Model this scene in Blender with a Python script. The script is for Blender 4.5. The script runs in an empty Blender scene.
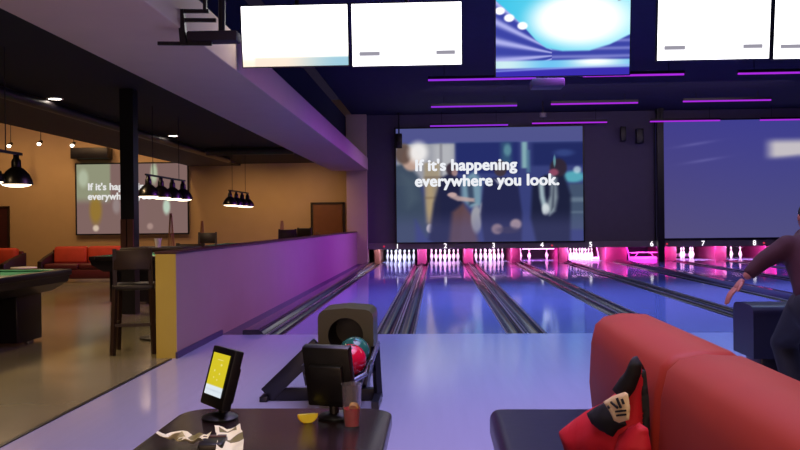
import bpy, bmesh, math, random
from mathutils import Vector, Matrix, Quaternion
random.seed(7)
PI = math.pi
SC = bpy.context.scene
COL = SC.collection

# ------------------------------------------------------------------ camera
FPX = 820.0
CAM = Vector((0, 0, 1.3))
YAW = math.atan(37 / FPX); PITCH = math.radians(-0.13); ROLL = math.radians(-0.62)
ROT = Matrix.Rotation(YAW, 3, 'Z') @ Matrix.Rotation(PI / 2 + PITCH, 3, 'X') @ Matrix.Rotation(ROLL, 3, 'Z')
cd = bpy.data.cameras.new('camera'); cam = bpy.data.objects.new('camera', cd); COL.objects.link(cam)
cam.matrix_world = Matrix.Translation(CAM) @ ROT.to_4x4()
cd.sensor_width = 36; cd.lens = FPX / 800 * 36; cd.clip_end = 200; cd.clip_start = 0.05
SC.camera = cam

def ray(px, py):
    return ROT @ Vector(((px - 400) / FPX, (225 - py) / FPX, -1))
def atY(px, py, Y):
    d = ray(px, py); return CAM + d * ((Y - CAM.y) / d.y)
def atZ(px, py, Z):
    d = ray(px, py); return CAM + d * ((Z - CAM.z) / d.z)

# ------------------------------------------------------------------ materials
def lin(c):
    return tuple((x / 255 / 12.92 if x / 255 <= .04045 else ((x / 255 + .055) / 1.055) ** 2.4) for x in c)
MATS = {}
def M(name, rgb, rough=.5, metal=0, noise=.12, scale=6, bump=0, coat=0, spec=.5, trans=0, stretch=None):
    if name in MATS: return MATS[name]
    m = bpy.data.materials.new(name); m.use_nodes = True
    nt = m.node_tree; b = nt.nodes['Principled BSDF']
    c = lin(rgb)
    b.inputs['Roughness'].default_value = rough; b.inputs['Metallic'].default_value = metal
    b.inputs['Specular IOR Level'].default_value = spec
    b.inputs['Coat Weight'].default_value = coat; b.inputs['Coat Roughness'].default_value = .08
    b.inputs['Transmission Weight'].default_value = trans
    b.inputs['Base Color'].default_value = (*c, 1)
    if noise or bump:
        tc = nt.nodes.new('ShaderNodeTexCoord'); mp = nt.nodes.new('ShaderNodeMapping')
        if stretch: mp.inputs['Scale'].default_value = stretch
        nz = nt.nodes.new('ShaderNodeTexNoise'); nz.inputs['Scale'].default_value = scale; nz.inputs['Detail'].default_value = 4
        nt.links.new(tc.outputs['Object'], mp.inputs[0]); nt.links.new(mp.outputs[0], nz.inputs['Vector'])
        if noise:
            mx = nt.nodes.new('ShaderNodeMix'); mx.data_type = 'RGBA'
            mx.inputs[6].default_value = (*[x * (1 - noise) for x in c], 1)
            mx.inputs[7].default_value = (*[min(1, x * (1 + noise)) for x in c], 1)
            nt.links.new(nz.outputs['Fac'], mx.inputs[0]); nt.links.new(mx.outputs[2], b.inputs['Base Color'])
        if bump:
            bp = nt.nodes.new('ShaderNodeBump'); bp.inputs['Strength'].default_value = bump; bp.inputs['Distance'].default_value = .01
            nt.links.new(nz.outputs['Fac'], bp.inputs['Height']); nt.links.new(bp.outputs[0], b.inputs['Normal'])
    MATS[name] = m; return m
def E(name, rgb, strength=1.0):
    if name in MATS: return MATS[name]
    m = bpy.data.materials.new(name); m.use_nodes = True; nt = m.node_tree
    nt.nodes.remove(nt.nodes['Principled BSDF']); e = nt.nodes.new('ShaderNodeEmission')
    e.inputs[0].default_value = (*lin(rgb), 1); e.inputs[1].default_value = strength
    nt.links.new(e.outputs[0], nt.nodes['Material Output'].inputs[0]); MATS[name] = m; return m
def EV(name, strength=1.0):
    'picture material of a lit screen: shows its picture attribute as light'
    m = bpy.data.materials.new(name); m.use_nodes = True; nt = m.node_tree
    nt.nodes.remove(nt.nodes['Principled BSDF']); e = nt.nodes.new('ShaderNodeEmission')
    a = nt.nodes.new('ShaderNodeAttribute'); a.attribute_name = 'picture'
    e.inputs[1].default_value = strength
    nt.links.new(a.outputs['Color'], e.inputs[0]); nt.links.new(e.outputs[0], nt.nodes['Material Output'].inputs[0]); return m

# ------------------------------------------------------------------ mesh helper
class MB:
    def __init__(s): s.bm = bmesh.new(); s.mi = 0
    def _fin(s, faces):
        for f in faces: f.material_index = s.mi
    def box(s, c, d, bev=0, seg=2, rot=None):
        r = bmesh.ops.create_cube(s.bm, size=1); vs = r['verts']
        bmesh.ops.scale(s.bm, vec=d, verts=vs)
        fs = list({f for v in vs for f in v.link_faces})
        if bev:
            es = list({e for v in vs for e in v.link_edges})
            rr = bmesh.ops.bevel(s.bm, geom=es, offset=bev, segments=seg, affect='EDGES', profile=.5)
            fs = [f for f in rr['faces']]; vs = list({v for f in fs for v in f.verts})
            seen = set(vs); st = list(vs)
            while st:
                v = st.pop()
                for e in v.link_edges:
                    o = e.other_vert(v)
                    if o not in seen: seen.add(o); st.append(o)
            vs = list(seen); fs = list({f for v in vs for f in v.link_faces})
        if rot is not None: bmesh.ops.rotate(s.bm, verts=vs, cent=(0, 0, 0), matrix=rot)
        bmesh.ops.translate(s.bm, verts=vs, vec=c); s._fin(fs); return s
    def bar(s, a, b, w, h=None, bev=0):
        'square bar from a to b'
        a = Vector(a); b = Vector(b); d = b - a; h = h or w
        q = d.to_track_quat('Z', 'Y').to_matrix()
        return s.box((a + b) / 2, (w, h, d.length), bev, 2, q)
    def tube(s, pts, r, seg=10, cap=True):
        pts = [Vector(p) for p in pts]; rs = r if isinstance(r, (list, tuple)) else [r] * len(pts)
        rings = []; up = None
        for i, p in enumerate(pts):
            d = (pts[min(i + 1, len(pts) - 1)] - pts[max(i - 1, 0)]).normalized()
            if up is None:
                up = Vector((0, 0, 1)) if abs(d.z) < .9 else Vector((1, 0, 0))
            x = d.cross(up).normalized(); y = x.cross(d).normalized(); up = y
            rings.append([s.bm.verts.new(p + (x * math.cos(2 * PI * k / seg) + y * math.sin(2 * PI * k / seg)) * rs[i]) for k in range(seg)])
        fs = []
        for a, b in zip(rings, rings[1:]):
            for k in range(seg): fs.append(s.bm.faces.new((a[k], a[(k + 1) % seg], b[(k + 1) % seg], b[k])))
        if cap: fs.append(s.bm.faces.new(rings[0])); fs.append(s.bm.faces.new(rings[-1][::-1]))
        s._fin(fs); return s
    def lathe(s, prof, c=(0, 0, 0), seg=24, mats=None):
        rings = []; c = Vector(c)
        for r, z in prof:
            rings.append([s.bm.verts.new(c + Vector((r * math.cos(2 * PI * k / seg), r * math.sin(2 * PI * k / seg), z))) for k in range(seg)])
        for i, (a, b) in enumerate(zip(rings, rings[1:])):
            for k in range(seg):
                f = s.bm.faces.new((a[k], a[(k + 1) % seg], b[(k + 1) % seg], b[k])); f.material_index = mats[i] if mats else s.mi
        for rg, fl in ((rings[0], True), (rings[-1], False)):
            if prof[0 if fl else -1][0] > 1e-6: continue
            f = s.bm.faces.new(rg[::-1] if fl else rg); f.material_index = s.mi if not mats else (mats[0] if fl else mats[-1])
        bmesh.ops.remove_doubles(s.bm, verts=[v for r in rings for v in r], dist=1e-5); return s
    def sphere(s, c, r, sub=3):
        res = bmesh.ops.create_icosphere(s.bm, subdivisions=sub, radius=1)
        rr = r if isinstance(r, (tuple, list)) else (r, r, r)
        bmesh.ops.scale(s.bm, vec=rr, verts=res['verts']); bmesh.ops.translate(s.bm, vec=c, verts=res['verts'])
        s._fin({f for v in res['verts'] for f in v.link_faces}); return s
    def prism(s, poly, axis, a, b, bev=0, seg=3):
        'poly of 2D points extruded along axis (x: (y,z), y: (x,z), z: (x,y)) from a to b'
        def P(p, t):
            return (t, p[0], p[1]) if axis == 'x' else ((p[0], t, p[1]) if axis == 'y' else (p[0], p[1], t))
        A = [s.bm.verts.new(P(p, a)) for p in poly]; B = [s.bm.verts.new(P(p, b)) for p in poly]
        n = len(poly); fs = [s.bm.faces.new(A), s.bm.faces.new(B[::-1])]
        for i in range(n): fs.append(s.bm.faces.new((A[i], B[i], B[(i + 1) % n], A[(i + 1) % n])))
        bmesh.ops.recalc_face_normals(s.bm, faces=fs)
        if bev:
            es = [e for e in fs[0].edges] + [e for e in fs[1].edges]
            r = bmesh.ops.bevel(s.bm, geom=es, offset=bev, segments=seg, affect='EDGES', profile=.5)
            fs = list(set(list(r['faces']) + [f for f in fs if f.is_valid]))
        s._fin(fs); return s
    def face(s, pts):
        f = s.bm.faces.new([s.bm.verts.new(p) for p in pts]); s._fin([f]); return s
    def build(s, name, mats, parent=None, smooth=True, loc=None, angle=40):
        me = bpy.data.meshes.new(name); bmesh.ops.recalc_face_normals(s.bm, faces=s.bm.faces[:]); s.bm.to_mesh(me); s.bm.free()
        return link(name, me, mats, parent, smooth, loc, angle)
def link(name, me, mats, parent=None, smooth=True, loc=None, angle=40):
    for m in (mats if isinstance(mats, (list, tuple)) else [mats]): me.materials.append(m)
    if smooth:
        for p in me.polygons: p.use_smooth = True
        try: me.set_sharp_from_angle(angle=math.radians(angle))
        except Exception: pass
    o = bpy.data.objects.new(name, me); COL.objects.link(o)
    if parent: o.parent = parent
    if loc: o.location = loc
    return o
def tag(o, label, cat, group=None):
    o['label'] = label; o['category'] = cat
    if group: o['group'] = group
    return o
def struct(o): o['kind'] = 'structure'; return o
def thing(name, label, cat, loc=(0, 0, 0), rz=0, group=None):
    o = bpy.data.objects.new(name, None); COL.objects.link(o); o.location = loc; o.rotation_euler = (0, 0, rz)
    o.empty_display_size = .1
    return tag(o, label, cat, group)
def dup(root, loc, rz=None, label=None):
    r = root.copy(); COL.objects.link(r); r.location = loc
    if rz is not None: r.rotation_euler = (0, 0, rz)
    if label: r['label'] = label
    for ch in list(root.children):
        c = ch.copy(); COL.objects.link(c); c.parent = r
        for g in list(ch.children):
            d = g.copy(); COL.objects.link(d); d.parent = c
    return r
def bake(o):
    'mesh of an object with its modifiers applied, object removed'
    dg = bpy.context.evaluated_depsgraph_get(); me = bpy.data.meshes.new_from_object(o.evaluated_get(dg))
    bpy.data.objects.remove(o); return me
def text_mesh(body, size, extrude=.002, bold=.0, align='LEFT', spacing=1.0):
    cu = bpy.data.curves.new('lettering', 'FONT'); cu.body = body; cu.size = size; cu.extrude = extrude; cu.offset = bold
    cu.align_x = align; cu.space_character = spacing
    o = bpy.data.objects.new('lettering', cu); COL.objects.link(o); bpy.context.view_layer.update()
    me = bake(o); me.materials.clear(); return me
def lettering(name, body, size, loc, mat, parent=None, bold=0, align='LEFT', spacing=1.0, extrude=.002):
    me = text_mesh(body, size, extrude, bold, align, spacing)
    me.transform(Matrix.Rotation(PI / 2, 4, 'X'))
    return link(name, me, mat, parent, False, loc)
def light(name, kind, loc, energy, rgb, size=1, size_y=None, rot=(0, 0, 0), spot=None, blend=.5):
    l = bpy.data.lights.new(name, kind); l.energy = energy; l.color = lin(rgb)
    if kind == 'AREA':
        l.size = size
        if size_y: l.shape = 'RECTANGLE'; l.size_y = size_y
    else: l.shadow_soft_size = size
    if kind == 'SPOT': l.spot_size = math.radians(spot); l.spot_blend = blend
    o = bpy.data.objects.new(name, l); COL.objects.link(o); o.location = loc; o.rotation_euler = rot; return o
def picture(name, w, h, fn, mat, parent, loc=(0, 0, 0), nx=128, nz=80):
    'flat lit picture in the local XZ plane facing -Y'
    bm = bmesh.new(); vs = [[bm.verts.new(((i / nx - .5) * w, 0, (j / nz - .5) * h)) for i in range(nx + 1)] for j in range(nz + 1)]
    for j in range(nz):
        for i in range(nx): bm.faces.new((vs[j][i], vs[j][i + 1], vs[j + 1][i + 1], vs[j + 1][i]))
    me = bpy.data.meshes.new(name); bm.to_mesh(me); bm.free()
    at = me.color_attributes.new('picture', 'FLOAT_COLOR', 'POINT')
    k = 0
    for j in range(nz + 1):
        for i in range(nx + 1):
            c = fn(i / nx, 1 - j / nz); at.data[k].color = (*lin(tuple(max(0, x) for x in c)), 1); k += 1
    return link(name, me, mat, parent, False, loc)
def ss(a, b, x):
    t = max(0, min(1, (x - a) / (b - a))) if a != b else float(x > a); return t * t * (3 - 2 * t)
def painter(base, shapes):
    'base(u,v)->rgb; shapes: (kind, params, rgb, softness, alpha)'
    def fn(u, v):
        c = list(base(u, v))
        for kind, p, col, soft, al in shapes:
            if kind == 'p':
                ins = False; best = 9; n = len(p)
                for i in range(n):
                    x1, y1 = p[i]; x2, y2 = p[(i + 1) % n]
                    if (y1 > v) != (y2 > v) and u < (x2 - x1) * (v - y1) / (y2 - y1) + x1: ins = not ins
                    ex, ey = x2 - x1, y2 - y1; t = max(0, min(1, ((u - x1) * ex + (v - y1) * ey) / (ex * ex + ey * ey))); best = min(best, math.hypot(u - x1 - ex * t, v - y1 - ey * t))
                k = ss(-soft, soft, best if ins else -best)
            elif kind == 'e':
                cx, cy, rx, ry = p[:4]; an = p[4] if len(p) > 4 else 0
                dx, dy = u - cx, (v - cy)
                ca, sa = math.cos(an), math.sin(an); dx, dy = dx * ca + dy * sa, -dx * sa + dy * ca
                d = math.hypot(dx / rx, dy / ry); k = 1 - ss(1 - soft, 1 + soft, d)
            else:
                x0, y0, x1, y1 = p
                k = ss(x0 - soft, x0 + soft, u) * (1 - ss(x1 - soft, x1 + soft, u)) * ss(y0 - soft, y0 + soft, v) * (1 - ss(y1 - soft, y1 + soft, v))
            k *= al
            if k > 0: c = [a * (1 - k) + b * k for a, b in zip(c, col)]
        return c
    return fn
def skin(pts, edges, root=0, sub=2):
    'tapered limbs grown along a skeleton; pts = [(co, r)]'
    me = bpy.data.meshes.new('skin'); me.from_pydata([p for p, r in pts], edges, []); o = bpy.data.objects.new('skin', me); COL.objects.link(o)
    md = o.modifiers.new('s', 'SKIN'); md.use_smooth_shade = True; md.branch_smoothing = .6
    sv = me.skin_vertices[0].data
    for i, (p, r) in enumerate(pts):
        sv[i].radius = r if isinstance(r, tuple) else (r, r); sv[i].use_root = i == root
    sd = o.modifiers.new('d', 'SUBSURF'); sd.levels = sub; sd.render_levels = sub
    bpy.context.view_layer.update(); return bake(o)
def pillow(name, poly, thick, mat, parent, origin, ux, uy, n, cuts=3, back=.5, wob=.012, fr=14):
    'puffy closed sheet: polygon (in ux,uy from origin) bulging along n'
    bm = bmesh.new(); vs = [bm.verts.new((x, y, 0)) for x, y in poly]
    es = [bm.edges.new((vs[i], vs[(i + 1) % len(vs)])) for i in range(len(vs))]
    bmesh.ops.subdivide_edges(bm, edges=es, cuts=cuts)
    bnd = [v.co.copy() for v in bm.verts]; segs = [(e.verts[0].co.copy(), e.verts[1].co.copy()) for e in bm.edges]
    bmesh.ops.triangle_fill(bm, edges=bm.edges[:], use_beauty=True)
    for _ in range(3):
        bmesh.ops.subdivide_edges(bm, edges=[e for e in bm.edges if e.calc_length() > .018], cuts=1, use_grid_fill=True)
        bmesh.ops.triangulate(bm, faces=bm.faces[:])
    bmesh.ops.beautify_fill(bm, faces=bm.faces[:], edges=bm.edges[:])
    def dist(p):
        best = 9
        for a, b in segs:
            ab = b - a; t = max(0, min(1, (p - a).dot(ab) / max(1e-9, ab.length_squared))); best = min(best, (p - a - ab * t).length)
        return best
    from mathutils import noise
    front = {}; data = []
    for v in bm.verts:
        d = dist(v.co); k = math.sqrt(min(1, d / (thick * 1.4 + 1e-6)))
        w = noise.noise(Vector((v.co.x * fr, v.co.y * fr, len(poly)))) * wob * k
        data.append((v.co.copy(), thick * k + w, -thick * back * k, d < 1e-5))
    faces = [[v.index for v in f.verts] for f in bm.faces]; bm.verts.index_update()
    faces = [[v.index for v in f.verts] for f in bm.faces]; bm.free()
    ux = Vector(ux); uy = Vector(uy); n = Vector(n); origin = Vector(origin)
    verts = []; fi = []; bi = []
    for co, f, b, edge in data:
        p = origin + ux * co.x + uy * co.y
        if edge: verts.append(p); fi.append(len(verts) - 1); bi.append(len(verts) - 1)
        else:
            verts.append(p + n * f); fi.append(len(verts) - 1); verts.append(p + n * b); bi.append(len(verts) - 1)
    F = [[fi[i] for i in f] for f in faces] + [[bi[i] for i in reversed(f)] for f in faces]
    me = bpy.data.meshes.new(name); me.from_pydata(verts, [], F); me.update()
    bm = bmesh.new(); bm.from_mesh(me); bmesh.ops.recalc_face_normals(bm, faces=bm.faces[:]); bm.to_mesh(me); bm.free()
    return link(name, me, mat, parent, True, None, 80)

# ------------------------------------------------------------------ palette
m_black = M('black_plastic', (16, 15, 18), .4, bump=.05, scale=80)
m_dark = M('dark_metal', (30, 28, 36), .4, .3)
m_ceil = M('black_ceiling', (36, 34, 62), .9, noise=.2)
m_beam = M('painted_drywall', (206, 180, 158), .8, noise=.05, scale=3)
m_wall = M('tan_wall_paint', (190, 160, 126), .8, noise=.1, scale=1.2)
m_half = M('cream_wall_paint', (158, 130, 124), .65, noise=.06, scale=2)
m_lanewall = M('charcoal_wall_paint', (88, 82, 98), .8, noise=.08)
m_conc = M('polished_concrete', (122, 116, 88), .2, noise=.28, scale=1.1, spec=.5)
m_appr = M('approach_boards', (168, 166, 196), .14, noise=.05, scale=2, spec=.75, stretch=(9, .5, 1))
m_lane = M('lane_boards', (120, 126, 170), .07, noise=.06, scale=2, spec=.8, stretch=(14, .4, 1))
m_gut = M('gutter_grey', (44, 41, 45), .12, .1, noise=.1, scale=3)
m_edge = M('edge_strip', (190, 184, 190), .28, .9, noise=.05)
m_cap = M('capping_grey', (70, 64, 70), .12, .3, noise=.08, scale=3)
m_wood = M('dark_wood', (44, 28, 22), .4, noise=.3, scale=4, stretch=(1, 8, 8))
m_white = M('white_plastic', (225, 222, 220), .4)
m_steel = M('brushed_steel', (170, 168, 175), .25, .9)

# ------------------------------------------------------------------ setting
YW = 26.4            # mask front
XB = -2.6            # edge of the approach
LANES = [-1.28, .26, 1.80, 3.34, 4.88, 6.80, 8.40, 10.0, 11.6]
YF = 9.6             # foul line
struct(MB().box((-10.3, 13, -.05), (15.4, 29, .1)).build('floor', m_conc, smooth=False))
struct(MB().box((6.2, 4.05, -.05), (17.6, 11.1, .1)).build('floor_approach', m_appr, smooth=False))
struct(MB().box((6.2, 20, -.42), (17.6, 20.8, .1)).build('floor_under_lanes', m_dark, smooth=False))
# half wall with a dark cap
hw = struct(MB().box((-2.665, 17.1, .51), (.20, 18.3, 1.02)).build('wall_half', m_half, smooth=False))
struct(MB().box((-2.665, 17.1, 1.033), (.225, 18.34, .026), .006).build('trim_1', M('cap_brown', (70, 36, 40), .4)))
struct(MB().box((-2.665, 7.94, .51), (.20, .02, 1.02)).build('wall_half_end', M('wall_end_warm_lit', (205, 182, 80), .6, noise=.05), smooth=False))  # wall end, the warm pool-room light put into its colour
struct(MB().box((-2.6, 2.9, .004), (.03, 9.9, .008)).build('trim_5', m_black, smooth=False))
struct(MB().box((-2.44, 17.9, -.05), (.26, 16.6, .1)).build('floor_edge', M('shaded_floor', (84, 66, 78), .8), smooth=False))  # floor strip, the shade along the half wall put into its colour
struct(MB().box((-2.555, 8.75, .03), (.02, 1.7, .06)).build('baseboard_left', M('base_purple', (70, 56, 92), .5), smooth=False))
# back walls
struct(MB().box((-10.2, 27.1, 2.7), (15.0, .2, 5.4)).build('wall_back', m_wall, smooth=False))
struct(MB().box((-17.6, 13, 2.7), (.2, 29, 5.4)).build('wall_left', m_wall, smooth=False))
struct(MB().box((6.4, YW + .1, 2.72), (17.6, .2, 4.14)).build('wall_lanes', m_lanewall, smooth=False))
struct(MB().box((15.1, 13, 2.4), (.2, 32, 4.9)).build('wall_right', m_lanewall, smooth=False))
struct(MB().box((6.2, 29.8, .4), (17.6, .1, 1.8)).build('wall_pit', M('pit_curtain', (26, 22, 34), .9), smooth=False))
struct(MB().box((6.2, 28.2, .92), (17.6, 3.3, .08)).build('ceiling_pit', m_ceil, smooth=False))
# mask strip with numbers under the big screens
struct(MB().box((6.4, YW - .02, .555), (17.4, .06, .19), .01).build('trim_2', M('mask_strip', (120, 112, 122), .35), smooth=False))
# ceilings
struct(MB().box((6.2, 12.6, 4.85), (17.8, 29, .1)).build('ceiling', m_ceil, smooth=False))
struct(MB().box((-5.8, 12.6, 3.38), (4.9, 29, .1)).build('ceiling_pool', M('dark_tile_ceiling', (28, 23, 26), .85, noise=.15), smooth=False))
struct(MB().box((-7.35, 12.6, 3.335), (1.7, 29, .13), .01).box((-8.25, 12.6, 4.35), (.1, 29, 2.1)).build('trim_3', M('grey_soffit', (74, 64, 64), .8), smooth=False))
struct(MB().box((-12.9, 12.6, 5.35), (9.4, 29, .1)).build('ceiling_lounge', m_wall, smooth=False))
# soffit beam and the pilaster it runs into
struct(MB().box((-2.78, 12.4, 3.2), (1.18, 27.6, .40), .01).build('beam', m_beam, smooth=False))
struct(MB().box((-3.14, 12.75, 4.1), (.4, 28.4, 1.36)).build('ceiling_bulkhead', m_ceil, smooth=False))
struct(MB().box((-2.56, 26.5, 2.4), (.66, .6, 4.8), .01).build('column', m_beam, smooth=False))
# dark column between the two big screens
struct(MB().box((7.0, YW - .35, 2.4), (.2, .2, 4.8)).build('column_lanes', m_black, smooth=False))
# column in the pool room: black above, timber clad below
p = atY(130, 226, 12.0)
pc = MB().box((p.x, 12.0, 1.66), (.2, .2, 3.32)).build('column_pool', m_black, smooth=False); struct(pc)
pb = MB().box((p.x - .055, 11.885, 1.12), (.08, .03, .56)).box((p.x + .05, 11.885, 1.12), (.09, .03, .56)).build('cladding', M('column_timber', (108, 74, 52), .6, noise=.25, scale=5, stretch=(8, 8, 1)), smooth=False)
pb.parent = pc
# doors of the pool room
for nm, x0, x1, col in (('door_1', atY(312, 220, 27).x, atY(344, 220, 27).x, (128, 78, 50)), ('door_2', -15.1, atY(9, 220, 27).x, (64, 24, 26))):
    z1 = 1.98
    d = MB().box(((x0 + x1) / 2, 26.98, z1 / 2), (x1 - x0 - .1, .05, z1 - .05), .004).build(nm, M(nm + '_paint', col, .5), smooth=False); struct(d)
    fr = MB().box((x0, 26.97, z1 / 2), (.07, .08, z1)).box((x1, 26.97, z1 / 2), (.07, .08, z1)).box(((x0 + x1) / 2, 26.97, z1), (x1 - x0 + .07, .08, .07)).build('door_frame', m_wood, d, smooth=False)
    MB().tube([(x0 + .13, 26.94, 1.0), (x0 + .13, 26.9, 1.0), (x0 + .25, 26.9, 1.0)], .012).build('door_handle', m_steel, d)
# capping slab beside lane 1
tag(MB().prism([(-2.31, -.2), (-2.31, .05), (-2.28, .06), (-2.12, .06), (-2.08, .03), (-2.055, .005), (-2.055, -.2)], 'y', YF, 26.3).build('lane_capping', m_cap),
    'grey raised cover strip along the base of the purple-lit half wall', 'lane cover')

# ------------------------------------------------------------------ lanes
def gutter_profile(x0, x1):
    w = x1 - x0; pts = [(x0, -.0)]
    for k in range(0, 13):
        a = PI + PI * k / 12; pts.append((x0 + w / 2 + (w / 2 - .012) * math.cos(a), .085 * math.sin(a) - .012))
    pts.append((x1, -.0)); pts += [(x1, -.14), (x0, -.14)]
    return pts
NW = ['one', 'two', 'three', 'four', 'five', 'six', 'seven', 'eight', 'nine']
ordn = ['first', 'second', 'third', 'fourth', 'fifth', 'sixth', 'seventh', 'eighth', 'ninth']
for i, c in enumerate(LANES):
    where = f'glossy blue-lit bowling lane running to the pins under number {NW[i]}' if i < 8 else 'glossy blue-lit bowling lane beyond lane eight, mostly behind the bowler'
    t = thing('bowling_lane', where, 'bowling lane', (c, YF, 0), 0, 'bowling lanes')
    MB().box((0, 10.0, -.07), (1.06, 20.0, .14)).build('lane_surface', m_lane, t, smooth=False)
    MB().prism(gutter_profile(-.766, -.532), 'y', 0, 17.0).build('gutter', m_gut, t, angle=50)
    MB().prism(gutter_profile(.532, .766), 'y', 0, 17.0).build('gutter', m_gut, t, angle=50)
    for gx in (-.752, -.546, .546, .752): MB().tube([(gx, 0, -.013), (gx, 17.0, -.013)], .012, 8).build('gutter_edge', m_edge, t)
for i in range(8):
    a = LANES[i] + .768; b = LANES[i + 1] - .768; m = (a + b) / 2; w = b - a
    tag(MB().prism([(a, -.15), (a, .0), (a + w * .25, .018 if w < .1 else .06), (b - w * .25, .018 if w < .1 else .06), (b, 0), (b, -.15)], 'y', YF, 26.6).build('lane_divider', m_cap),
        f'grey capping strip between lanes {NW[i]} and {NW[i + 1]}' if i < 7 else 'grey capping strip beyond lane eight', 'lane divider', 'lane dividers')
# kickback panels between the pin decks
for i in range(8):
    m = (LANES[i] + LANES[i + 1]) / 2; w = LANES[i + 1] - LANES[i] - 1.24
    tag(MB().box((m, 28.2, .4), (w, 2.2, .95), .01).build('kickback_panel', M('kickback_pink_lit', (92, 5, 58), .5), smooth=False),  # magenta glow of the pit lights put into the panel colour
        f'upright pink-lit partition between the pins of lanes {NW[i]} and {NW[i + 1]}' if i < 7 else 'upright pink-lit partition past the pins of lane eight', 'partition', 'partitions between pin decks')
tag(MB().box((LANES[0] - .72, 28.2, .4), (.2, 2.2, .95), .01).build('kickback_panel', M('kickback_end', (84, 38, 28), .5), smooth=False),
    'upright orange-pink partition at the wall side of the pins of lane one', 'partition', 'partitions between pin decks')
# pins
prof = [(.0, 0), (.026, 0), (.030, .008), (.040, .05), (.055, .085), (.0605, .115), (.058, .145), (.046, .185), (.033, .22), (.0245, .245), (.0232, .255), (.0235, .262), (.0245, .275), (.0262, .285), (.030, .31), (.0325, .335), (.030, .358), (.020, .374), (.0, .381)]
mats = [0] * (len(prof) - 1); mats[9] = 1; mats[12] = 1
pm = MB(); pm.lathe(prof, seg=20, mats=mats)
pin0 = pm.build('bowling_pin', [M('pin_white', (242, 240, 240), .25, noise=.02), M('pin_red', (190, 30, 40), .3)], angle=60)
PP = {1: (0, 0), 2: (-.152, .264), 3: (.152, .264), 4: (-.305, .528), 5: (0, .528), 6: (.305, .528), 7: (-.457, .792), 8: (-.152, .792), 9: (.152, .792), 10: (.457, .792)}
row = {1: 'head pin', 2: 'second row, wall side', 3: 'second row, far side', 4: 'third row, outer one on the wall side', 5: 'third row, middle one', 6: 'third row, outer one on the far side',
       7: 'back row, corner on the wall side', 8: 'back row, inner one on the wall side', 9: 'back row, inner one on the far side', 10: 'back row, corner on the far side'}
SETS = [(0, range(1, 11), 'full rack'), (1, range(1, 11), 'full rack'), (2, range(1, 11), 'full rack'), (3, (7, 8, 10), 'three pins left'), (4, range(1, 11), 'full rack'),
        (6, (4, 2, 5, 3, 6), 'five pins left'), (7, (4, 5, 6), 'three pins left')]
first = True
for li, pins, st in SETS:
    for k in pins:
        o = pin0 if first else pin0.copy()
        if not first: COL.objects.link(o)
        first = False
        o.location = (LANES[li] + PP[k][0], YF + 18.29 + PP[k][1], .0)
        tag(o, f'white pin of lane {NW[li]}, {row[k]}', 'bowling pin', 'bowling pins')
# pit lights, rakes
PINW = 4.6
lt_cols = [((222, 226, 255), 15), ((255, 200, 244), 18), ((255, 196, 244), 20), ((255, 150, 234), 17), ((255, 190, 242), 30), ((255, 84, 212), 18), ((255, 184, 240), 20), ((255, 184, 240), 20), ((255, 60, 200), 18)]
for i, c in enumerate(LANES):
    z = .40 if i == 3 else .50; y = YW + .42 if i != 3 else YW + .9
    t = thing('pin_light', f'lit tube above the pins of lane {NW[i]}' if i < 8 else 'lit tube above the pin deck past lane eight', 'tube light', (c, y, z), 0, 'lights above the pins')
    MB().box((0, 0, .03), (1.1, .07, .03)).build('housing', m_black, t, smooth=False)
    MB().tube([(-.52, 0, 0), (.52, 0, 0)], .016).build('tube', E(f'pin_tube_{i}', lt_cols[i][0], lt_cols[i][1] * .3), t)
    for u in (-1, 1): MB().bar((u * .45, 0, .04), (u * .45, 0, .885 - z), .03).build('bracket', m_black, t, smooth=False)
    l = light('pin_tube_light', 'AREA', (c, y + .03, z - .025), lt_cols[i][1] * PINW, lt_cols[i][0], 1.04, .1, (math.radians(62), 0, 0)); l.data.spread = math.radians(180)
def rake(i, y, z, col, frame=False):
    t = thing('pin_rake', f'pale sweep bar across the pin deck of lane {NW[i]}', 'sweep bar', (LANES[i], y, z), 0, 'pin sweep bars')
    mm = M('rake_paint', (170, 110, 170), .4)
    MB().box((0, 0, 0), (1.02, .05, .1), .008).build('bar', mm, t)
    for s in (-1, 1): MB().bar((s * .49, 0, 0), (s * .49, .35, .4), .03).build('arm', mm, t)
    if frame:
        MB().bar((-.49, 0, .19), (.49, 0, .19), .025).bar((-.3, 0, .05), (-.2, 0, .19), .02).bar((.3, 0, .05), (.2, 0, .19), .02).build('frame', mm, t)
rake(1, 28.85, .13, 0); rake(4, 27.6, .06, 0); rake(5, 27.3, .06, 0, True); rake(6, 29.0, .08, 0)
# lane numbers on the strip
m_num = E('number_glow', (255, 250, 255), 1.6)
for i in range(8):
    x = LANES[i]
    o = lettering('lane_number', str(i + 1), .22, (x, YW - .056, .485), m_num, None, .002, 'CENTER', extrude=.004)
    tag(o, f'small glowing white number {NW[i]} on the strip over the pins', 'number', 'lane numbers')
for px, py, w in ((384, 246.5, 'beside number one'), (552, 245.5, 'beside number four'), (667, 244, 'beside number six'), (764, 243, 'beside number eight')):
    q = atY(px, py, YW - .06)
    tag(MB().lathe([(.0, -.01), (.03, -.01), (.03, .01), (0, .01)], seg=12).build('indicator_light', E('indicator_red', (230, 60, 90), .8)), f'tiny red indicator lamp on the strip {w}', 'indicator light', 'indicator lights').matrix_world = Matrix.Translation(q) @ Matrix.Rotation(PI / 2, 4, 'X')

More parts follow.
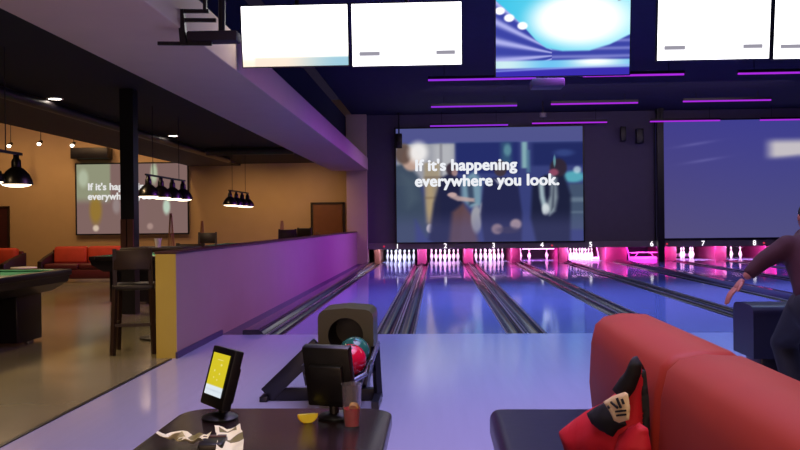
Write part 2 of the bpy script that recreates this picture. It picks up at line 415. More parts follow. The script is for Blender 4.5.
# ------------------------------------------------------------------ big screens
def night_street(wash, g=1.0):
    W = wash
    def base(u, v):
        c = (62 + 26 * (1 - v), 70 + 30 * (1 - v), 140 + 10 * (1 - v))
        return [a * (1 - W[3]) + b * W[3] for a, b in zip(c, W[:3])]
    D1, D2, D3 = (26, 28, 54), (30, 32, 66), (22, 25, 46)
    S = [('r', (-.1, -.1, 1.1, .125), (74, 74, 128), .008, .75), ('r', (-.1, .13, 1.1, 1.1), (50, 58, 112), .01, .95),
         ('r', (.0, .135, .32, .5), (172, 172, 168), .012, .85), ('r', (.2, .14, .31, .42), (200, 200, 196), .03, .6), ('r', (.235, .135, .25, .5), (120, 118, 122), .006, .6), ('r', (.15, .3, .235, .86), (164, 146, 110), .015, .85),
         ('r', (.165, .5, .2, .84), (190, 162, 108), .015, .6), ('r', (.15, .42, .25, .44), (110, 96, 80), .01, .6), ('r', (.15, .6, .24, .62), (120, 100, 70), .01, .5),
         ('r', (.32, .13, .66, .4), (26, 34, 92), .015, .8), ('r', (.565, .13, .62, .32), (54, 96, 116), .02, .7), ('e', (.6, .2, .02, .05), (110, 170, 170), .5, .6), ('r', (.675, .13, .705, .36), (150, 200, 190), .012, .8), ('r', (.7, .2, .72, .4), (90, 140, 150), .01, .6), ('r', (.73, .14, 1.1, .34), (22, 30, 80), .02, .8),
         ('e', (.9, .23, .05, .03), (60, 80, 140), .6, .6), ('e', (.95, .44, .06, .05), (92, 196, 196), .4, .8), ('e', (.97, .38, .02, .03), (210, 235, 235), .5, .7), ('r', (.92, .5, 1.1, .9), (66, 84, 96), .02, .8), ('r', (.92, .62, 1.1, .66), (130, 150, 160), .015, .5), ('r', (.93, .74, 1.1, .76), (120, 140, 150), .01, .4),
         ('p', [(-.05, .34), (.06, .3), (.12, .42), (.145, .6), (.16, .82), (.19, .9), (.16, .96), (.1, .8), (.1, 1.05), (-.05, 1.05)], (56, 70, 84), .02, .96), ('p', [(.03, .4), (.1, .45), (.12, .62), (.06, .7)], (72, 88, 98), .04, .7),
         ('e', (.08, .27, .05, .1), (196, 160, 138), .2, .95), ('e', (.04, .22, .045, .09), (92, 70, 56), .25, .9), ('e', (.12, .21, .05, .09), (248, 244, 236), .5, .95), ('e', (.18, .88, .02, .04), (238, 224, 212), .3, .95),
         ('p', [(.24, .44), (.3, .38), (.35, .46), (.36, .7), (.34, .98), (.22, 1.02), (.17, .98), (.2, .66)], D1, .015, .95), ('e', (.3, .36, .032, .055), (52, 38, 44), .25, .95), ('e', (.315, .39, .016, .03), (190, 150, 140), .4, .8),
         ('p', [(.3, .74), (.36, .66), (.41, .78), (.44, 1.02), (.28, 1.02)], (104, 70, 64), .02, .85), ('p', [(.35, .46), (.42, .38), (.46, .46), (.46, .68), (.4, .7), (.35, .62)], (132, 172, 176), .02, .8), ('p', [(.38, .5), (.41, .44), (.42, .66), (.39, .68)], (40, 52, 74), .012, .8), ('e', (.43, .8, .03, .12), (178, 176, 170), .3, .85), ('e', (.46, .72, .012, .06), (214, 212, 210), .4, .8),
         ('e', (.3, .585, .025, .02), (214, 176, 164), .3, .9), ('p', [(.3, .57), (.34, .6), (.42, .62), (.42, .65), (.33, .64), (.29, .61)], (196, 166, 156), .01, .85),
         ('p', [(.47, .5), (.52, .44), (.6, .44), (.655, .5), (.675, .76), (.67, 1.0), (.47, 1.0), (.45, .76)], D2, .012, .97), ('e', (.56, .36, .035, .07), (62, 48, 50), .2, .95), ('p', [(.525, .45), (.56, .48), (.6, .45), (.57, .5), (.55, .5)], (196, 196, 206), .008, .8), ('e', (.54, .89, .03, .045), (172, 138, 132), .35, .9), ('e', (.64, .85, .03, .045), (196, 164, 156), .35, .9), ('e', (.6, .9, .06, .03), (60, 50, 66), .4, .6),
         ('p', [(.73, .5), (.8, .42), (.9, .42), (.935, .6), (.93, 1.02), (.75, 1.02), (.72, .8)], D3, .015, .97), ('e', (.87, .36, .045, .08), (44, 32, 40), .2, .95), ('e', (.845, .4, .025, .03), (160, 76, 96), .4, .85),
         ('p', [(.83, .42), (.86, .45), (.865, .62), (.85, .74), (.82, .78), (.8, .7), (.825, .6)], (150, 164, 166), .015, .85), ('p', [(.84, .5), (.85, .5), (.845, .7), (.83, .74)], (50, 56, 70), .008, .7), ('p', [(.765, .5), (.79, .46), (.795, .6), (.81, .72), (.79, .76), (.77, .62)], (184, 208, 208), .012, .85), ('e', (.8, .72, .02, .05), (226, 232, 228), .4, .8), ('e', (.85, .3, .006, .05), (120, 190, 190), .4, .7),
         ('r', (-.1, .8, 1.1, 1.2), (92, 92, 146), .1, .33)]
    S = [(k, p, tuple(g * (a * (1 - W[3]) + b * W[3]) for a, b in zip(c, W[:3])), s, al) for k, p, c, s, al in S]
    return painter(base, S)
def dim_screen(u, v):
    c = [66 + 18 * v - 6 * u, 62 + 16 * v, 138 - 14 * v + 4 * math.sin(u * 3)]
    k = ss(.52, .6, u) * ss(.14, .22, v) * (1 - ss(.29, .37, v)); 
    k *= 1 - .8 * ss(.28, .34, v - .25 * max(0, .7 - u))
    c = [a * (1 - k) + b * k for a, b in zip(c, (196, 190, 196))]
    for (cx, cy) in ((.2, .2), (.24, .34)):
        k2 = math.exp(-((u - cx) / .09) ** 2 - ((v - cy + .25 * (u - cx)) / .012) ** 2) * .35
        c = [a * (1 - k2) + b * k2 for a, b in zip(c, (130, 125, 190))]
    return c
def proj_screen(label, x0, x1, z0, z1, y, fn, mname, strength=1):
    w = x1 - x0; h = z1 - z0
    t = thing('projection_screen', label, 'projection screen', ((x0 + x1) / 2, y, (z0 + z1) / 2))
    b = .045
    MB().box((0, .03, h / 2 + b / 2), (w + 2 * b, .06, b)).box((0, .03, -h / 2 - b / 2), (w + 2 * b, .06, b)).box((-w / 2 - b / 2, .03, 0), (b, .06, h)).box((w / 2 + b / 2, .03, 0), (b, .06, h)).build('frame', m_black, t, smooth=False)
    picture('screen', w, h, fn, EV(mname, strength), t, (0, .02, 0), 220, 136); return t
a = atY(397, 242.5, YW - .1); b = atY(582.5, 126, YW - .1)
big = proj_screen('big lit projection screen with white caption and people at night over the first five lanes', a.x, b.x, a.z, b.z, YW - .1, night_street((70, 78, 140, .1)), 'night_film', 1.1)
wb = b.x - a.x; hb = b.z - a.z
m_cap2 = E('caption_glow', (238, 240, 246), 1.0)
m_cap3 = E('caption_ghost', (186, 180, 178), .9)
fs = hb * .155
def caption(t, w, h, y, mm):
    one = text_mesh("If it's happening\neverywhere you look.", h * .138, .002, 0, 'LEFT', 1.03); one.transform(Matrix.Rotation(PI / 2, 4, 'X'))
    bm = bmesh.new(); e = h * .0058
    for dx, dz in ((0, 0), (e, 0), (-e, 0), (0, e * .8), (0, -e * .8), (e * .7, e * .6), (-e * .7, e * .6), (e * .7, -e * .6), (-e * .7, -e * .6)):
        m2 = one.copy(); m2.transform(Matrix.Translation((dx, 0, dz))); bm.from_mesh(m2); bpy.data.meshes.remove(m2)
    me = bpy.data.meshes.new('caption'); bm.to_mesh(me); bm.free()
    link('caption', me, mm, t, False, (-w * .40, y, h * (.5 - .37)))
def fs_of(h): return h * .148
caption(big, wb, hb, .012, m_cap2)
sx = atY(656.5, 240, YW - .1)
proj_screen('big dim blue projection screen with a pale cloud patch over the farther lanes', sx.x, sx.x + 6.3, atY(700, 238, YW - .1).z, atY(660, 121, YW - .1).z, YW - .1, dim_screen, 'dim_film')
# pool room screen
a = atY(77, 234, 26.88); b = atY(187, 163, 26.88)
def lounge_film(u, v):
    c = [126, 100, 96]
    def el(cx, cy, rx, ry, col, al, c):
        d = math.hypot((u - cx) / rx, (v - cy) / ry); k = (1 - ss(.5, 1.3, d)) * al; return [p * (1 - k) + q * k for p, q in zip(c, col)]
    k = 1 - ss(.29, .32, u); k *= 1 - ss(.45, .6, v)
    c = [p * (1 - k * .7) + q * k * .7 for p, q in zip(c, (150, 165, 130))]
    c = el(.17, .66, .06, .22, (150, 118, 40), .8, c); c = el(.06, .2, .05, .14, (180, 190, 165), .8, c); c = el(.17, .92, .03, .05, (225, 205, 180), .8, c)
    c = el(.36, .6, .04, .12, (160, 150, 150), .6, c); c = el(.7, .14, .035, .16, (185, 205, 170), .8, c); c = el(.81, .62, .035, .12, (190, 215, 195), .9, c)
    c = el(.66, .9, .03, .05, (190, 160, 150), .6, c); c = el(.96, .4, .04, .03, (195, 215, 195), .8, c); c = el(.5, .65, .12, .3, (128, 100, 100), .5, c)
    return c
ls = proj_screen('framed projection screen on the tan wall of the pool room, behind the black column', a.x, b.x, a.z, b.z, 26.88, lounge_film, 'lounge_film')
caption(ls, b.x - a.x, b.z - a.z, .012, E('caption_soft', (225, 224, 222), 1.0))
tag(MB().box((atY(91, 152, 26.7).x, 26.75, 3.72), (1.24, .45, .36), .01).build('screen_housing', m_dark), 'dark box fixed to the wall above the pool room screen', 'screen housing')

# ------------------------------------------------------------------ televisions over the foul line
def score_tv(u, v):
    c = [255, 255, 255]
    if v < .1: c = [255, 253, 253]
    for x0, x1 in ((.06, .255), (.765, .945)):
        k = ss(x0 - .006, x0 + .006, u) * (1 - ss(x1 - .006, x1 + .006, u)) * ss(.755, .775, v) * (1 - ss(.83, .85, v))
        c = [p * (1 - k) + q * k for p, q in zip(c, (90, 88, 96))]
    k = math.exp(-((u - .63) / .012) ** 2 - ((v - .645 + .6 * (u - .63)) / .015) ** 2) * .7 + .25 * math.exp(-((u - .34) / .006) ** 2 - ((v - .62) / .03) ** 2)
    return [p * (1 - k) + q * k for p, q in zip(c, (100, 98, 110))]
def pale_tv(u, v):
    k = ss(.62, .95, v); c = [255 - 95 * k, 253 - 103 * k, 252 - 116 * k]
    k = ss(.83, .87, v) * ss(.1, .13, u) * .9
    f = ss(.35, .95, u); col = (152 - 66 * f, 140 - 22 * f, 128 + 4 * f)
    c = [p * (1 - k) + q * k for p, q in zip(c, col)]
    k = .5 * math.exp(-((u - .2) / .04) ** 2 - ((v - .6) / .05) ** 2) + .2 * math.exp(-((v - .58) / .02) ** 2)
    return [p * (1 - k) + q * k for p, q in zip(c, (150, 138, 110))]
def stadium(u, v):
    sky = (60 + 100 * u, 190 + 40 * u, 225 + 20 * u); c = list(sky)
    d = math.hypot((u - .62) / .42, (v - .3) / .38); k = 1 - ss(.55, 1.15, d)
    c = [p * (1 - k) + 255 * k for p in c]
    RP = [(0, .05), (.1, .2), (.2, .36), (.3, .55), (.38, .65), (.5, .69), (.7, .69), (.85, .62), (1, .5)]
    for (ua, va), (ub, vb) in zip(RP, RP[1:]):
        if ua <= u <= ub: rim = va + (vb - va) * (u - ua) / (ub - ua)
    k = ss(rim - .015, rim + .02, v)
    vl = (v - .74) / max(.08, .5 - u) if u < .42 else (v - .74) * 5
    s_ = (.5 + .5 * math.sin(vl * 13)) ** 2 * (1 if u < .42 else .5)
    st = (58 + 110 * s_, 66 + 105 * s_, 160 + 70 * s_)
    c = [p * (1 - k) + q * k for p, q in zip(c, st)]
    k = ss(.79, .82, v); f = .5 + .5 * math.sin(u * 9 + 1)
    c = [p * (1 - k) + q * k for p, q in zip(c, (110 + 90 * f, 190 + 40 * f, 235))]
    k = ss(.885, .92, v); c = [p * (1 - k) + q * k for p, q in zip(c, (56, 44, 170))]
    k = math.exp(-((v - .93 + .05 * u) / .012) ** 2) * .7; c = [p * (1 - k) + q * k for p, q in zip(c, (150, 170, 235))]
    k = math.exp(-((u - .74) / .13) ** 2 - ((v - .83) / .035) ** 2); c = [p * (1 - k) + q * k for p, q in zip(c, (255, 255, 255))]
    for (cx, cy) in ((.03, .18), (.1, .27), (.2, .37)):
        k = 1 - ss(.7, 1.2, math.hypot((u - cx) / .04, (v - cy) / .05)); c = [p * (1 - k) + q * k for p, q in zip(c, (255, 255, 255))]
    k = math.exp(-((v - .05 + .55 * (u - .96)) / .012) ** 2) * ss(.9, .92, u) * (1 - ss(.985, .995, u)) * .8
    return [p * (1 - k) + q * k for p, q in zip(c, (70, 70, 90))]
m_tv = EV('tv_glow', 3.2); m_tvs = EV('tv_glow_stadium', 1.1)
TILT = math.radians(7)
def tv(label, x0, x1, yb, Y, fn, mm, asp=.565, n=(110, 62)):
    A = atY(x0, yb[0], Y); B = atY(x1, yb[1], Y); w = (B - A).length - .012; h = w * asp
    zb = (A.z + B.z) / 2
    t = thing('television', label, 'television', ((A.x + B.x) / 2, Y, zb), 0, 'televisions over the foul line')
    R = Matrix.Rotation(TILT, 3, 'X')
    # local frame: bottom edge at origin; top tips towards the seats
    fr = .009
    b = MB(); b.box((0, .035, h / 2), (w, .06, h), .006, 2); 
    for s in (-1, 1): b.box((s * (w / 2 - fr / 2), 0, h / 2), (fr, .02, h))
    b.box((0, 0, fr / 2), (w, .02, fr)).box((0, 0, h - fr / 2), (w, .02, fr))
    bd = b.build('bezel', m_black, t, smooth=False); 
    pc = picture('screen', w - 2 * fr, h - 2 * fr, fn, mm, t, (0, -.0, h / 2), *n)
    mt = MB().box((0, .09, h / 2), (.3, .05, .3), .01).build('wall_plate', m_dark, t)
    for o in (bd, mt): o.data.transform(R.to_4x4())
    pc.data.transform(R.to_4x4()); pc.location = R @ Vector((0, -.004, h / 2))
    MB().tube([(0, .12, h * .5), (0, .12, 4.8 - zb)], .025).build('ceiling_pole', m_dark, t)
    return t
tv('lit television with a blank pale page and a bluish strip along its bottom', 242, 350, (67.5, 66.5), 9.0, pale_tv, m_tv)
tv('lit white scoring television with two grey bars, beside the pale page television', 351.5, 463, (66.8, 65.5), 9.0, score_tv, m_tv)
tv('bigger television showing a blue stadium picture', 494.5, 630.5, (77, 76), 8.95, stadium, m_tvs, .6, (220, 130))
tv('lit white scoring television with two grey bars, on the far side of the stadium television', 655.5, 770, (61, 59.5), 9.0, score_tv, m_tv)
tv('lit white television cut off by the picture edge, beside a scoring television', 771.5, 886, (59.5, 58), 9.0, score_tv, m_tv)
# hanging bracket with projector under the beam
t = thing('hanging_bracket', 'dark hanging steel bracket of crossed rails beside the pale soffit beam', 'bracket', (0, 7.0, 0))
def q(px, py, Y=7.0): v = atY(px, py, Y); return Vector((v.x, Y - 7.0, v.z))
for (x0, x1, y) in ((151, 209, 11), (164, 216, 20), (158, 212, 43.5)):
    MB().bar(q(x0, y), q(x1, y + .3), .03).build('rail', m_dark, t)
MB().bar(q(184, 45), q(181, 10), .055).build('post', m_dark, t)
for hxp in (163, 205): MB().bar(q(hxp, 11), q(hxp, -60), .03).build('hanger', m_dark, t)
MB().box(q(212, 36) + Vector((0, .06, 0)), (.44, .16, .09), .015).build('projector_body', M('projector_dark', (40, 30, 44), .7), t)
MB().tube([q(220, 33) + Vector((0, .06, 0)), q(220, -60) + Vector((0, .06, 0))], .03).build('drop_pole', m_dark, t)
# projector and speakers near the far ceiling
pj = atY(547, 84, 17)
t = thing('ceiling_projector', 'pale grey projector hanging from the black ceiling below the stadium television', 'projector', (pj.x, 17, pj.z))
MB().box((0, 0, 0), (.66, .5, .17), .03).build('body', M('projector_grey', (112, 102, 102), .5), t)
MB().tube([(.1, .25, 0), (.1, .32, 0)], .06, 16).build('lens', m_black, t)
MB().tube([(0, 0, .08), (0, 0, 4.8 - pj.z)], .03).build('pole', m_dark, t)
pj = atY(543, 115, 24)
t = thing('ceiling_speaker', 'small pale spotlight can on the black ceiling under the row of violet tubes', 'spotlight', (pj.x, 24, pj.z))
MB().lathe([(0, -.06), (.1, -.06), (.1, .06), (0, .06)], seg=16).build('can', M('can_grey', (130, 120, 125), .5), t)
MB().tube([(0, 0, .05), (0, 0, 4.8 - pj.z)], .02).build('stem', m_dark, t)
for px, py, w, lab in ((399, 141, .2, 'black loudspeaker at the top corner of the captioned screen'), (623, 134, .16, 'black loudspeaker high on the wall between the two big screens'), (639.5, 136, .22, 'black loudspeaker fixed close to the dark column between the screens')):
    s = atY(px, py, YW - .4)
    t = thing('loudspeaker', lab, 'loudspeaker', (s.x, YW - .4, s.z), 0, 'loudspeakers on the lane wall')
    MB().box((0, 0, 0), (w, .22, .46), .02).build('cabinet', m_black, t)
    MB().tube([(0, -.112, -.08), (0, -.118, -.08)], w * .36, 20).tube([(0, -.112, .13), (0, -.118, .13)], w * .2, 16).build('driver', m_dark, t)
    if px < 500: MB().tube([(0, 0, .2), (0, 0, 4.8 - s.z)], .025).build('hanging_pole', m_dark, t)
    else: MB().bar((0, .1, 0), (0, .39, 0), .05).build('wall_arm', m_dark, t)
# violet ceiling tubes
m_vio = E('violet_tube', (150, 48, 228), 1.0); m_mag = E('magenta_tube', (172, 44, 226), 1.0)
rows = [(18.4, [(428, 79.5, 536, 79), (583, 76.5, 684, 74), (738, 73.5, 846, 72)], 'ceiling row below the televisions'),
        (22.9, [(431, 107, 517, 105.5), (551, 104.5, 638, 102.5), (683, 101.5, 771, 100)], 'middle ceiling row'),
        (25.9, [(430, 126, 508, 125), (532, 123.3, 607, 122.3), (650, 121.5, 720, 120.5), (760, 120, 838, 119)], 'ceiling row above the big screens')]
pos = ['first', 'second', 'third', 'fourth']
for Y, L, wn in rows:
    for k, (x0, y0, x1, y1) in enumerate(L):
        A = atY(x0, y0, Y); B = atY(x1, y1, Y); z = (A.z + B.z) / 2; w = B.x - A.x
        t = thing('ceiling_tube_light', f'glowing violet tube, {pos[k]} from the pale beam in the {wn}', 'tube light', ((A.x + B.x) / 2, Y, z), 0, 'violet ceiling tubes')
        MB().box((0, 0, .05), (w, .09, .06)).build('housing', m_black, t, smooth=False)
        MB().tube([(-w / 2, 0, 0), (w / 2, 0, 0)], .022).build('tube', m_vio if k == 0 else m_mag, t)
        for s in (-1, 1): MB().tube([(s * w * .35, 0, .07), (s * w * .35, 0, 4.81 - z)], .008, 6).build('hanger', m_dark, t)

# ------------------------------------------------------------------ pool room
m_felt = M('green_felt', (20, 96, 66), .9, noise=.1, scale=30)
m_tbl = M('table_black', (26, 22, 26), .35)
def pool_table():
    t = thing('pool_table', '', 'pool table', (0, 0, 0), 0, 'pool tables')
    MB().box((0, 0, .765), (1.16, 2.36, .03)).build('bed', m_felt, t, smooth=False)
    r = MB()
    for s in (-1, 1):
        r.box((s * .645, 0, .77), (.11, 2.66, .07), .015); r.box((0, s * 1.275, .77), (1.18, .11, .07), .015)
    r.build('rail', m_tbl, t)
    c = MB()
    for s in (-1, 1): c.prism([(s * .60, .803), (s * .535, .795), (s * .55, .765), (s * .60, .765)], 'y', -1.18, 1.18)
    c
    for s in (-1, 1): c.prism([(s * 1.23, .803), (s * 1.165, .795), (s * 1.18, .765), (s * 1.23, .765)], 'x', -.56, .56)
    c.build('cushion', m_felt, t, smooth=False)
    MB().prism([(-.69, .75), (.69, .75), (.66, .66), (.46, .55), (-.46, .55), (-.66, .66)], 'y', -1.3, 1.3).build('cabinet', m_tbl, t, smooth=False)
    for s in (-1, 1):
        MB().prism([(-.43, 0.03), (.43, 0.03), (.43, .56), (-.43, .56)], 'y', s * .85 - .28, s * .85 + .28, .02).build('leg', m_tbl, t)
        for u in (-1, 1): MB().lathe([(0, 0), (.05, 0), (.05, .02), (.03, .04), (0, .04)], (u * .36, s * .95, 0), 14).build('foot', m_steel, t)
    for sx in (-1, 1):
        for sy in (-1, 0, 1): MB().lathe([(0, .808), (.06, .808), (.065, .802), (.065, .79), (0, .79)], (sx * .6, sy * 1.22, 0), 18).build('pocket', m_black, t)
    return t
pt = pool_table(); pt.location = (-5.0, 8.15, 0); pt['label'] = 'green-topped pool table closest to the seating, cut off by the picture edge'
dup(pt, (-5.05, 14.6, 0), 0, 'green-topped pool table behind the bar stools, its corner showing beside the red sofa')
dup(pt, (-5.1, 20.9, 0), 0, 'pool table deepest in the room, hidden behind the half wall below the far lamp')
m_shade = M('lamp_shade_black', (18, 15, 16), .3); m_lamp = E('lamp_glow', (255, 226, 190), 5)
def pool_lamp():
    t = thing('pool_table_lamp', '', 'hanging lamp', (0, 0, 0), 0, 'lamps over the pool tables')
    MB().bar((0, -1.05, .36), (0, 1.05, .36), .03).build('bar', m_black, t)
    for k in range(4):
        y = -.93 + .62 * k
        s = MB().lathe([(.18, 0), (.172, .05), (.14, .12), (.09, .175), (.055, .2), (.05, .28), (.035, .30), (.03, .35), (.0, .35), (.0, .29), (.045, .19), (.085, .165), (.133, .112), (.165, .045), (.172, 0), (.18, 0)], (0, y, 0), 24).build('lamp_shade', m_shade, t)
        MB().lathe([(0, -.03), (.08, -.026), (.14, -.012), (.168, .006), (.165, .012), (0, .012)], (0, y, 0), 24).build('diffuser', m_lamp, s)
    for s in (-1, 1): MB().tube([(0, s * .7, .36), (0, s * .7, 1.538)], .006, 6).build('chain', m_dark, t)
    return t
LZ = 1.79
pl = pool_lamp(); pl.location = (-4.83, 8.3, LZ); pl['label'] = 'black four-shade lamp over the pool table closest to the seating, one shade in view'
dup(pl, (-4.8, 14.4, LZ), 0, 'black four-shade lamp hanging in front of the pool room screen')
dup(pl, (-5.08, 20.9, LZ), 0, 'black four-shade lamp deepest in the pool room, over the half wall')
# recessed ceiling spots
for px, py, z, lab in ((55, 99, 3.318, 'small round recessed ceiling light ahead of the black column'), (173, 136, 3.318, 'small round recessed ceiling light behind the black column')):
    g = atZ(px, py, z)
    t = thing('recessed_light', lab, 'ceiling light', (g.x, g.y, z), 0, 'recessed ceiling lights')
    MB().lathe([(.1, .01), (.13, .01), (.13, -.004), (.1, -.004), (.1, .01)], seg=24).build('trim_ring', m_white, t)
    MB().lathe([(0, .002), (.1, .002), (.1, .008), (0, .008)], seg=20).build('lens', E('spot_glow', (255, 244, 225), 8), t)
for px, py, lab in ((10, 145, 'small track spotlight near the picture edge, first of three on the tan wall'), (40, 143, 'bright track spotlight in the middle of three above the tan wall'), (73, 144.5, 'small track spotlight next to the dark box over the pool room screen')):
    g = atY(px, py, 25.9)
    t = thing('track_spotlight', lab, 'spotlight', (g.x, 25.9, g.z), 0, 'track spotlights')
    MB().tube([(0, .1, .06), (0, -.06, -.03)], [.05, .075], 14).build('can', m_black, t)
    MB().sphere((0, -.065, -.035), (.07, .02, .06), 2).build('lens', E('track_glow', (255, 240, 215), 7), t)
    MB().tube([(0, .05, .05), (0, .05, 5.31 - g.z)], .012, 8).build('stem', m_dark, t)
tag(MB().tube([(-6.15, 2, 3.22), (-6.15, 24, 3.22)], .085, 14).build('air_duct', M('duct_dark', (70, 62, 66), .4, .5)), 'dark round air duct along the edge of the grey ceiling soffit', 'air duct')
tag(MB().tube([(-3.7, 21.2, 3.22), (-6.0, 21.2, 3.22)], .1, 14).build('air_duct', MATS['duct_dark']), 'dark round air duct crossing the ceiling deep in the pool room', 'air duct')

# sofas of the lounge
m_red = M('sofa_red_lit', (196, 62, 40), .75, noise=.2, scale=5)  # back cushions, lamp light put into this brighter orange
m_redd = M('sofa_red_shaded', (88, 24, 28), .5, noise=.15)  # rest of the sofa, its shade put into this darker red
def lounge_seat(name, label, loc, w, n, rz):
    t = thing(name, label, 'sofa' if n > 1 else 'armchair', loc, rz, None)
    MB().box((0, 0, .2), (w - .2, .75, .22), .03).build('base', m_redd, t)
    for k in range(n):
        cw = (w - .24) / n; x = -w / 2 + .12 + cw * (k + .5)
        MB().box((x, -.05, .37), (cw - .01, .66, .15), .05, 3).build('seat_cushion', m_redd, t)
        MB().box((x, .27, .62), (cw - .01, .2, .42), .07, 3, Matrix.Rotation(-.12, 3, 'X')).build('back_cushion', m_red, t)
    MB().box((0, .36, .45), (w - .1, .1, .62), .03).build('backrest', m_redd, t)
    for s in (-1, 1):
        MB().prism([(-.42, .1), (.42, .1), (.42, .72), (-.1, .6), (-.42, .5)], 'x', s * (w / 2 - .11), s * (w / 2), .02).build('arm', m_wood, t)
        for u in (-1, 1): MB().tube([(s * (w / 2 - .1), u * .33, 0), (s * (w / 2 - .1), u * .33, .12)], [.018, .025], 10).build('leg', m_steel, t)
    return t
g1 = atZ(77, 283, 0); g2 = atZ(-14, 287, 0)
lounge_seat('lounge_sofa', 'orange-red sofa with dark arms under the pool room screen', (g1.x, g1.y + .4, 0), 1.85, 2, .05)
lounge_seat('lounge_armchair', 'orange-red armchair with dark arms cut off by the picture edge behind the pool table', (g2.x - .25, g2.y + .4, 0), 1.5, 2, -.1)
t = thing('side_table', 'small pale round side table between the armchair and the red sofa', 'side table', (atZ(38, 284, 0).x + .1, 17.5, 0))
MB().lathe([(0, .40), (.26, .40), (.27, .415), (.26, .43), (0, .43)], seg=28).build('tabletop', m_white, t)
MB().lathe([(0, 0), (.16, 0), (.16, .015), (.025, .03), (.025, .4), (0, .4)], seg=20).build('pedestal', m_steel, t)
# bar table and stools behind the end of the half wall
bt = thing('bar_table', 'tall dark bar table standing behind the end of the half wall', 'bar table', (-3.18, 9.35, 0))
MB().box((0, 0, 1.03), (.72, .72, .05), .01).build('tabletop', m_wood, bt)
MB().lathe([(0, 0), (.26, 0), (.26, .02), (.05, .05), (.045, 1.0), (0, 1.0)], seg=22).build('pedestal', m_tbl, bt)
def stool(label, loc, rz, k=1.0):
    t = thing('bar_stool', label, 'bar stool', loc, rz, 'dark wooden bar stools')
    sz = .68 * k
    MB().box((0, 0, sz), (.41, .41, .06), .02, 3).build('seat', m_tbl, t)
    for sx in (-1, 1):
        MB().bar((sx * .20, -.19, 0), (sx * .175, -.165, sz), .042).build('leg', m_wood, t)
        MB().bar((sx * .20, .22, 0), (sx * .175, .18, sz), .042).bar((sx * .175, .18, sz), (sx * .17, .235, 1.07 * k), .038).build('leg', m_wood, t)
    MB().box((0, .225, .96 * k), (.36, .028, .2 * k), .01).build('backrest', m_wood, t)
    for (a, b, z) in (((-.19, -.18), (.19, -.18), .25), ((-.19, .205), (.19, .205), .3), ((-.19, -.18), (-.19, .205), .3), ((.19, -.18), (.19, .205), .3)):
        MB().bar((a[0], a[1], z), (b[0], b[1], z), .028).build('stretcher', m_wood, t)
    return t
stool('dark wooden bar stool at the near end of the half wall, fully in view', (-3.13, 8.36, 0), .25 + PI)
stool('dark wooden bar stool on the far side of the tall bar table', (-3.2, 10.2, 0), -.1)
stool('black stool back showing above the half wall under the brown door', (atY(292, 240, 17).x - .09, 17, 0), .2, 1.12)
stool('black stool back nearest the brown door above the half wall', (atY(302, 240, 19).x, 18.6, 0), -.4, 1.14)
stool('dark stool back above the half wall just past the pool room screen', (atY(213, 240, 16.4).x - .15, 16.4, 0), .1, 1.08)
g = atY(158, 247.5, 9.2)
t = thing('paper_cup', 'small white paper cup on the bar table by the half wall', 'cup', (g.x, 9.2, 1.055))
MB().lathe([(0, 0), (.028, 0), (.04, .1), (.037, .1), (.026, .006), (0, .006)], seg=20).build('cup_wall', m_white, t)
MB().tube([(.041 * math.cos(2 * PI * k / 20), .041 * math.sin(2 * PI * k / 20), .1) for k in range(21)], .003, 6).build('rim', m_white, t)
# cue stands
m_cue = M('cue_wood', (142, 96, 58), .45, noise=.3, scale=4)
def cue_stand(label, px, Y, h, n):
    g = atY(px, 230, Y)
    t = thing('cue_stand', label, 'cue stand', (g.x, Y, 0), 0, 'cue stands')
    MB().lathe([(0, 0), (.2, 0), (.2, .04), (.1, .08), (0, .08)], seg=20).build('base', m_wood, t)
    MB().lathe([(0, .8), (.14, .8), (.14, .83), (0, .83)], seg=20).build('ring', m_wood, t)
    for k in range(n):
        a = 2 * PI * k / n; MB().tube([(.11 * math.cos(a), .11 * math.sin(a), .07), (.02 * math.cos(a), .02 * math.sin(a), h)], [.016, .007], 8).build('cue', m_cue, t)
cue_stand('wooden cue stand with leaning cues in front of the pool room screen', 171, 16.5, 1.55, 10)
cue_stand('wooden cue stand just beyond the pool room screen', 202, 18.5, 1.4, 8)
cue_stand('slim wooden cue stand beside the black stool backs', 282, 17.5, 1.38, 4)

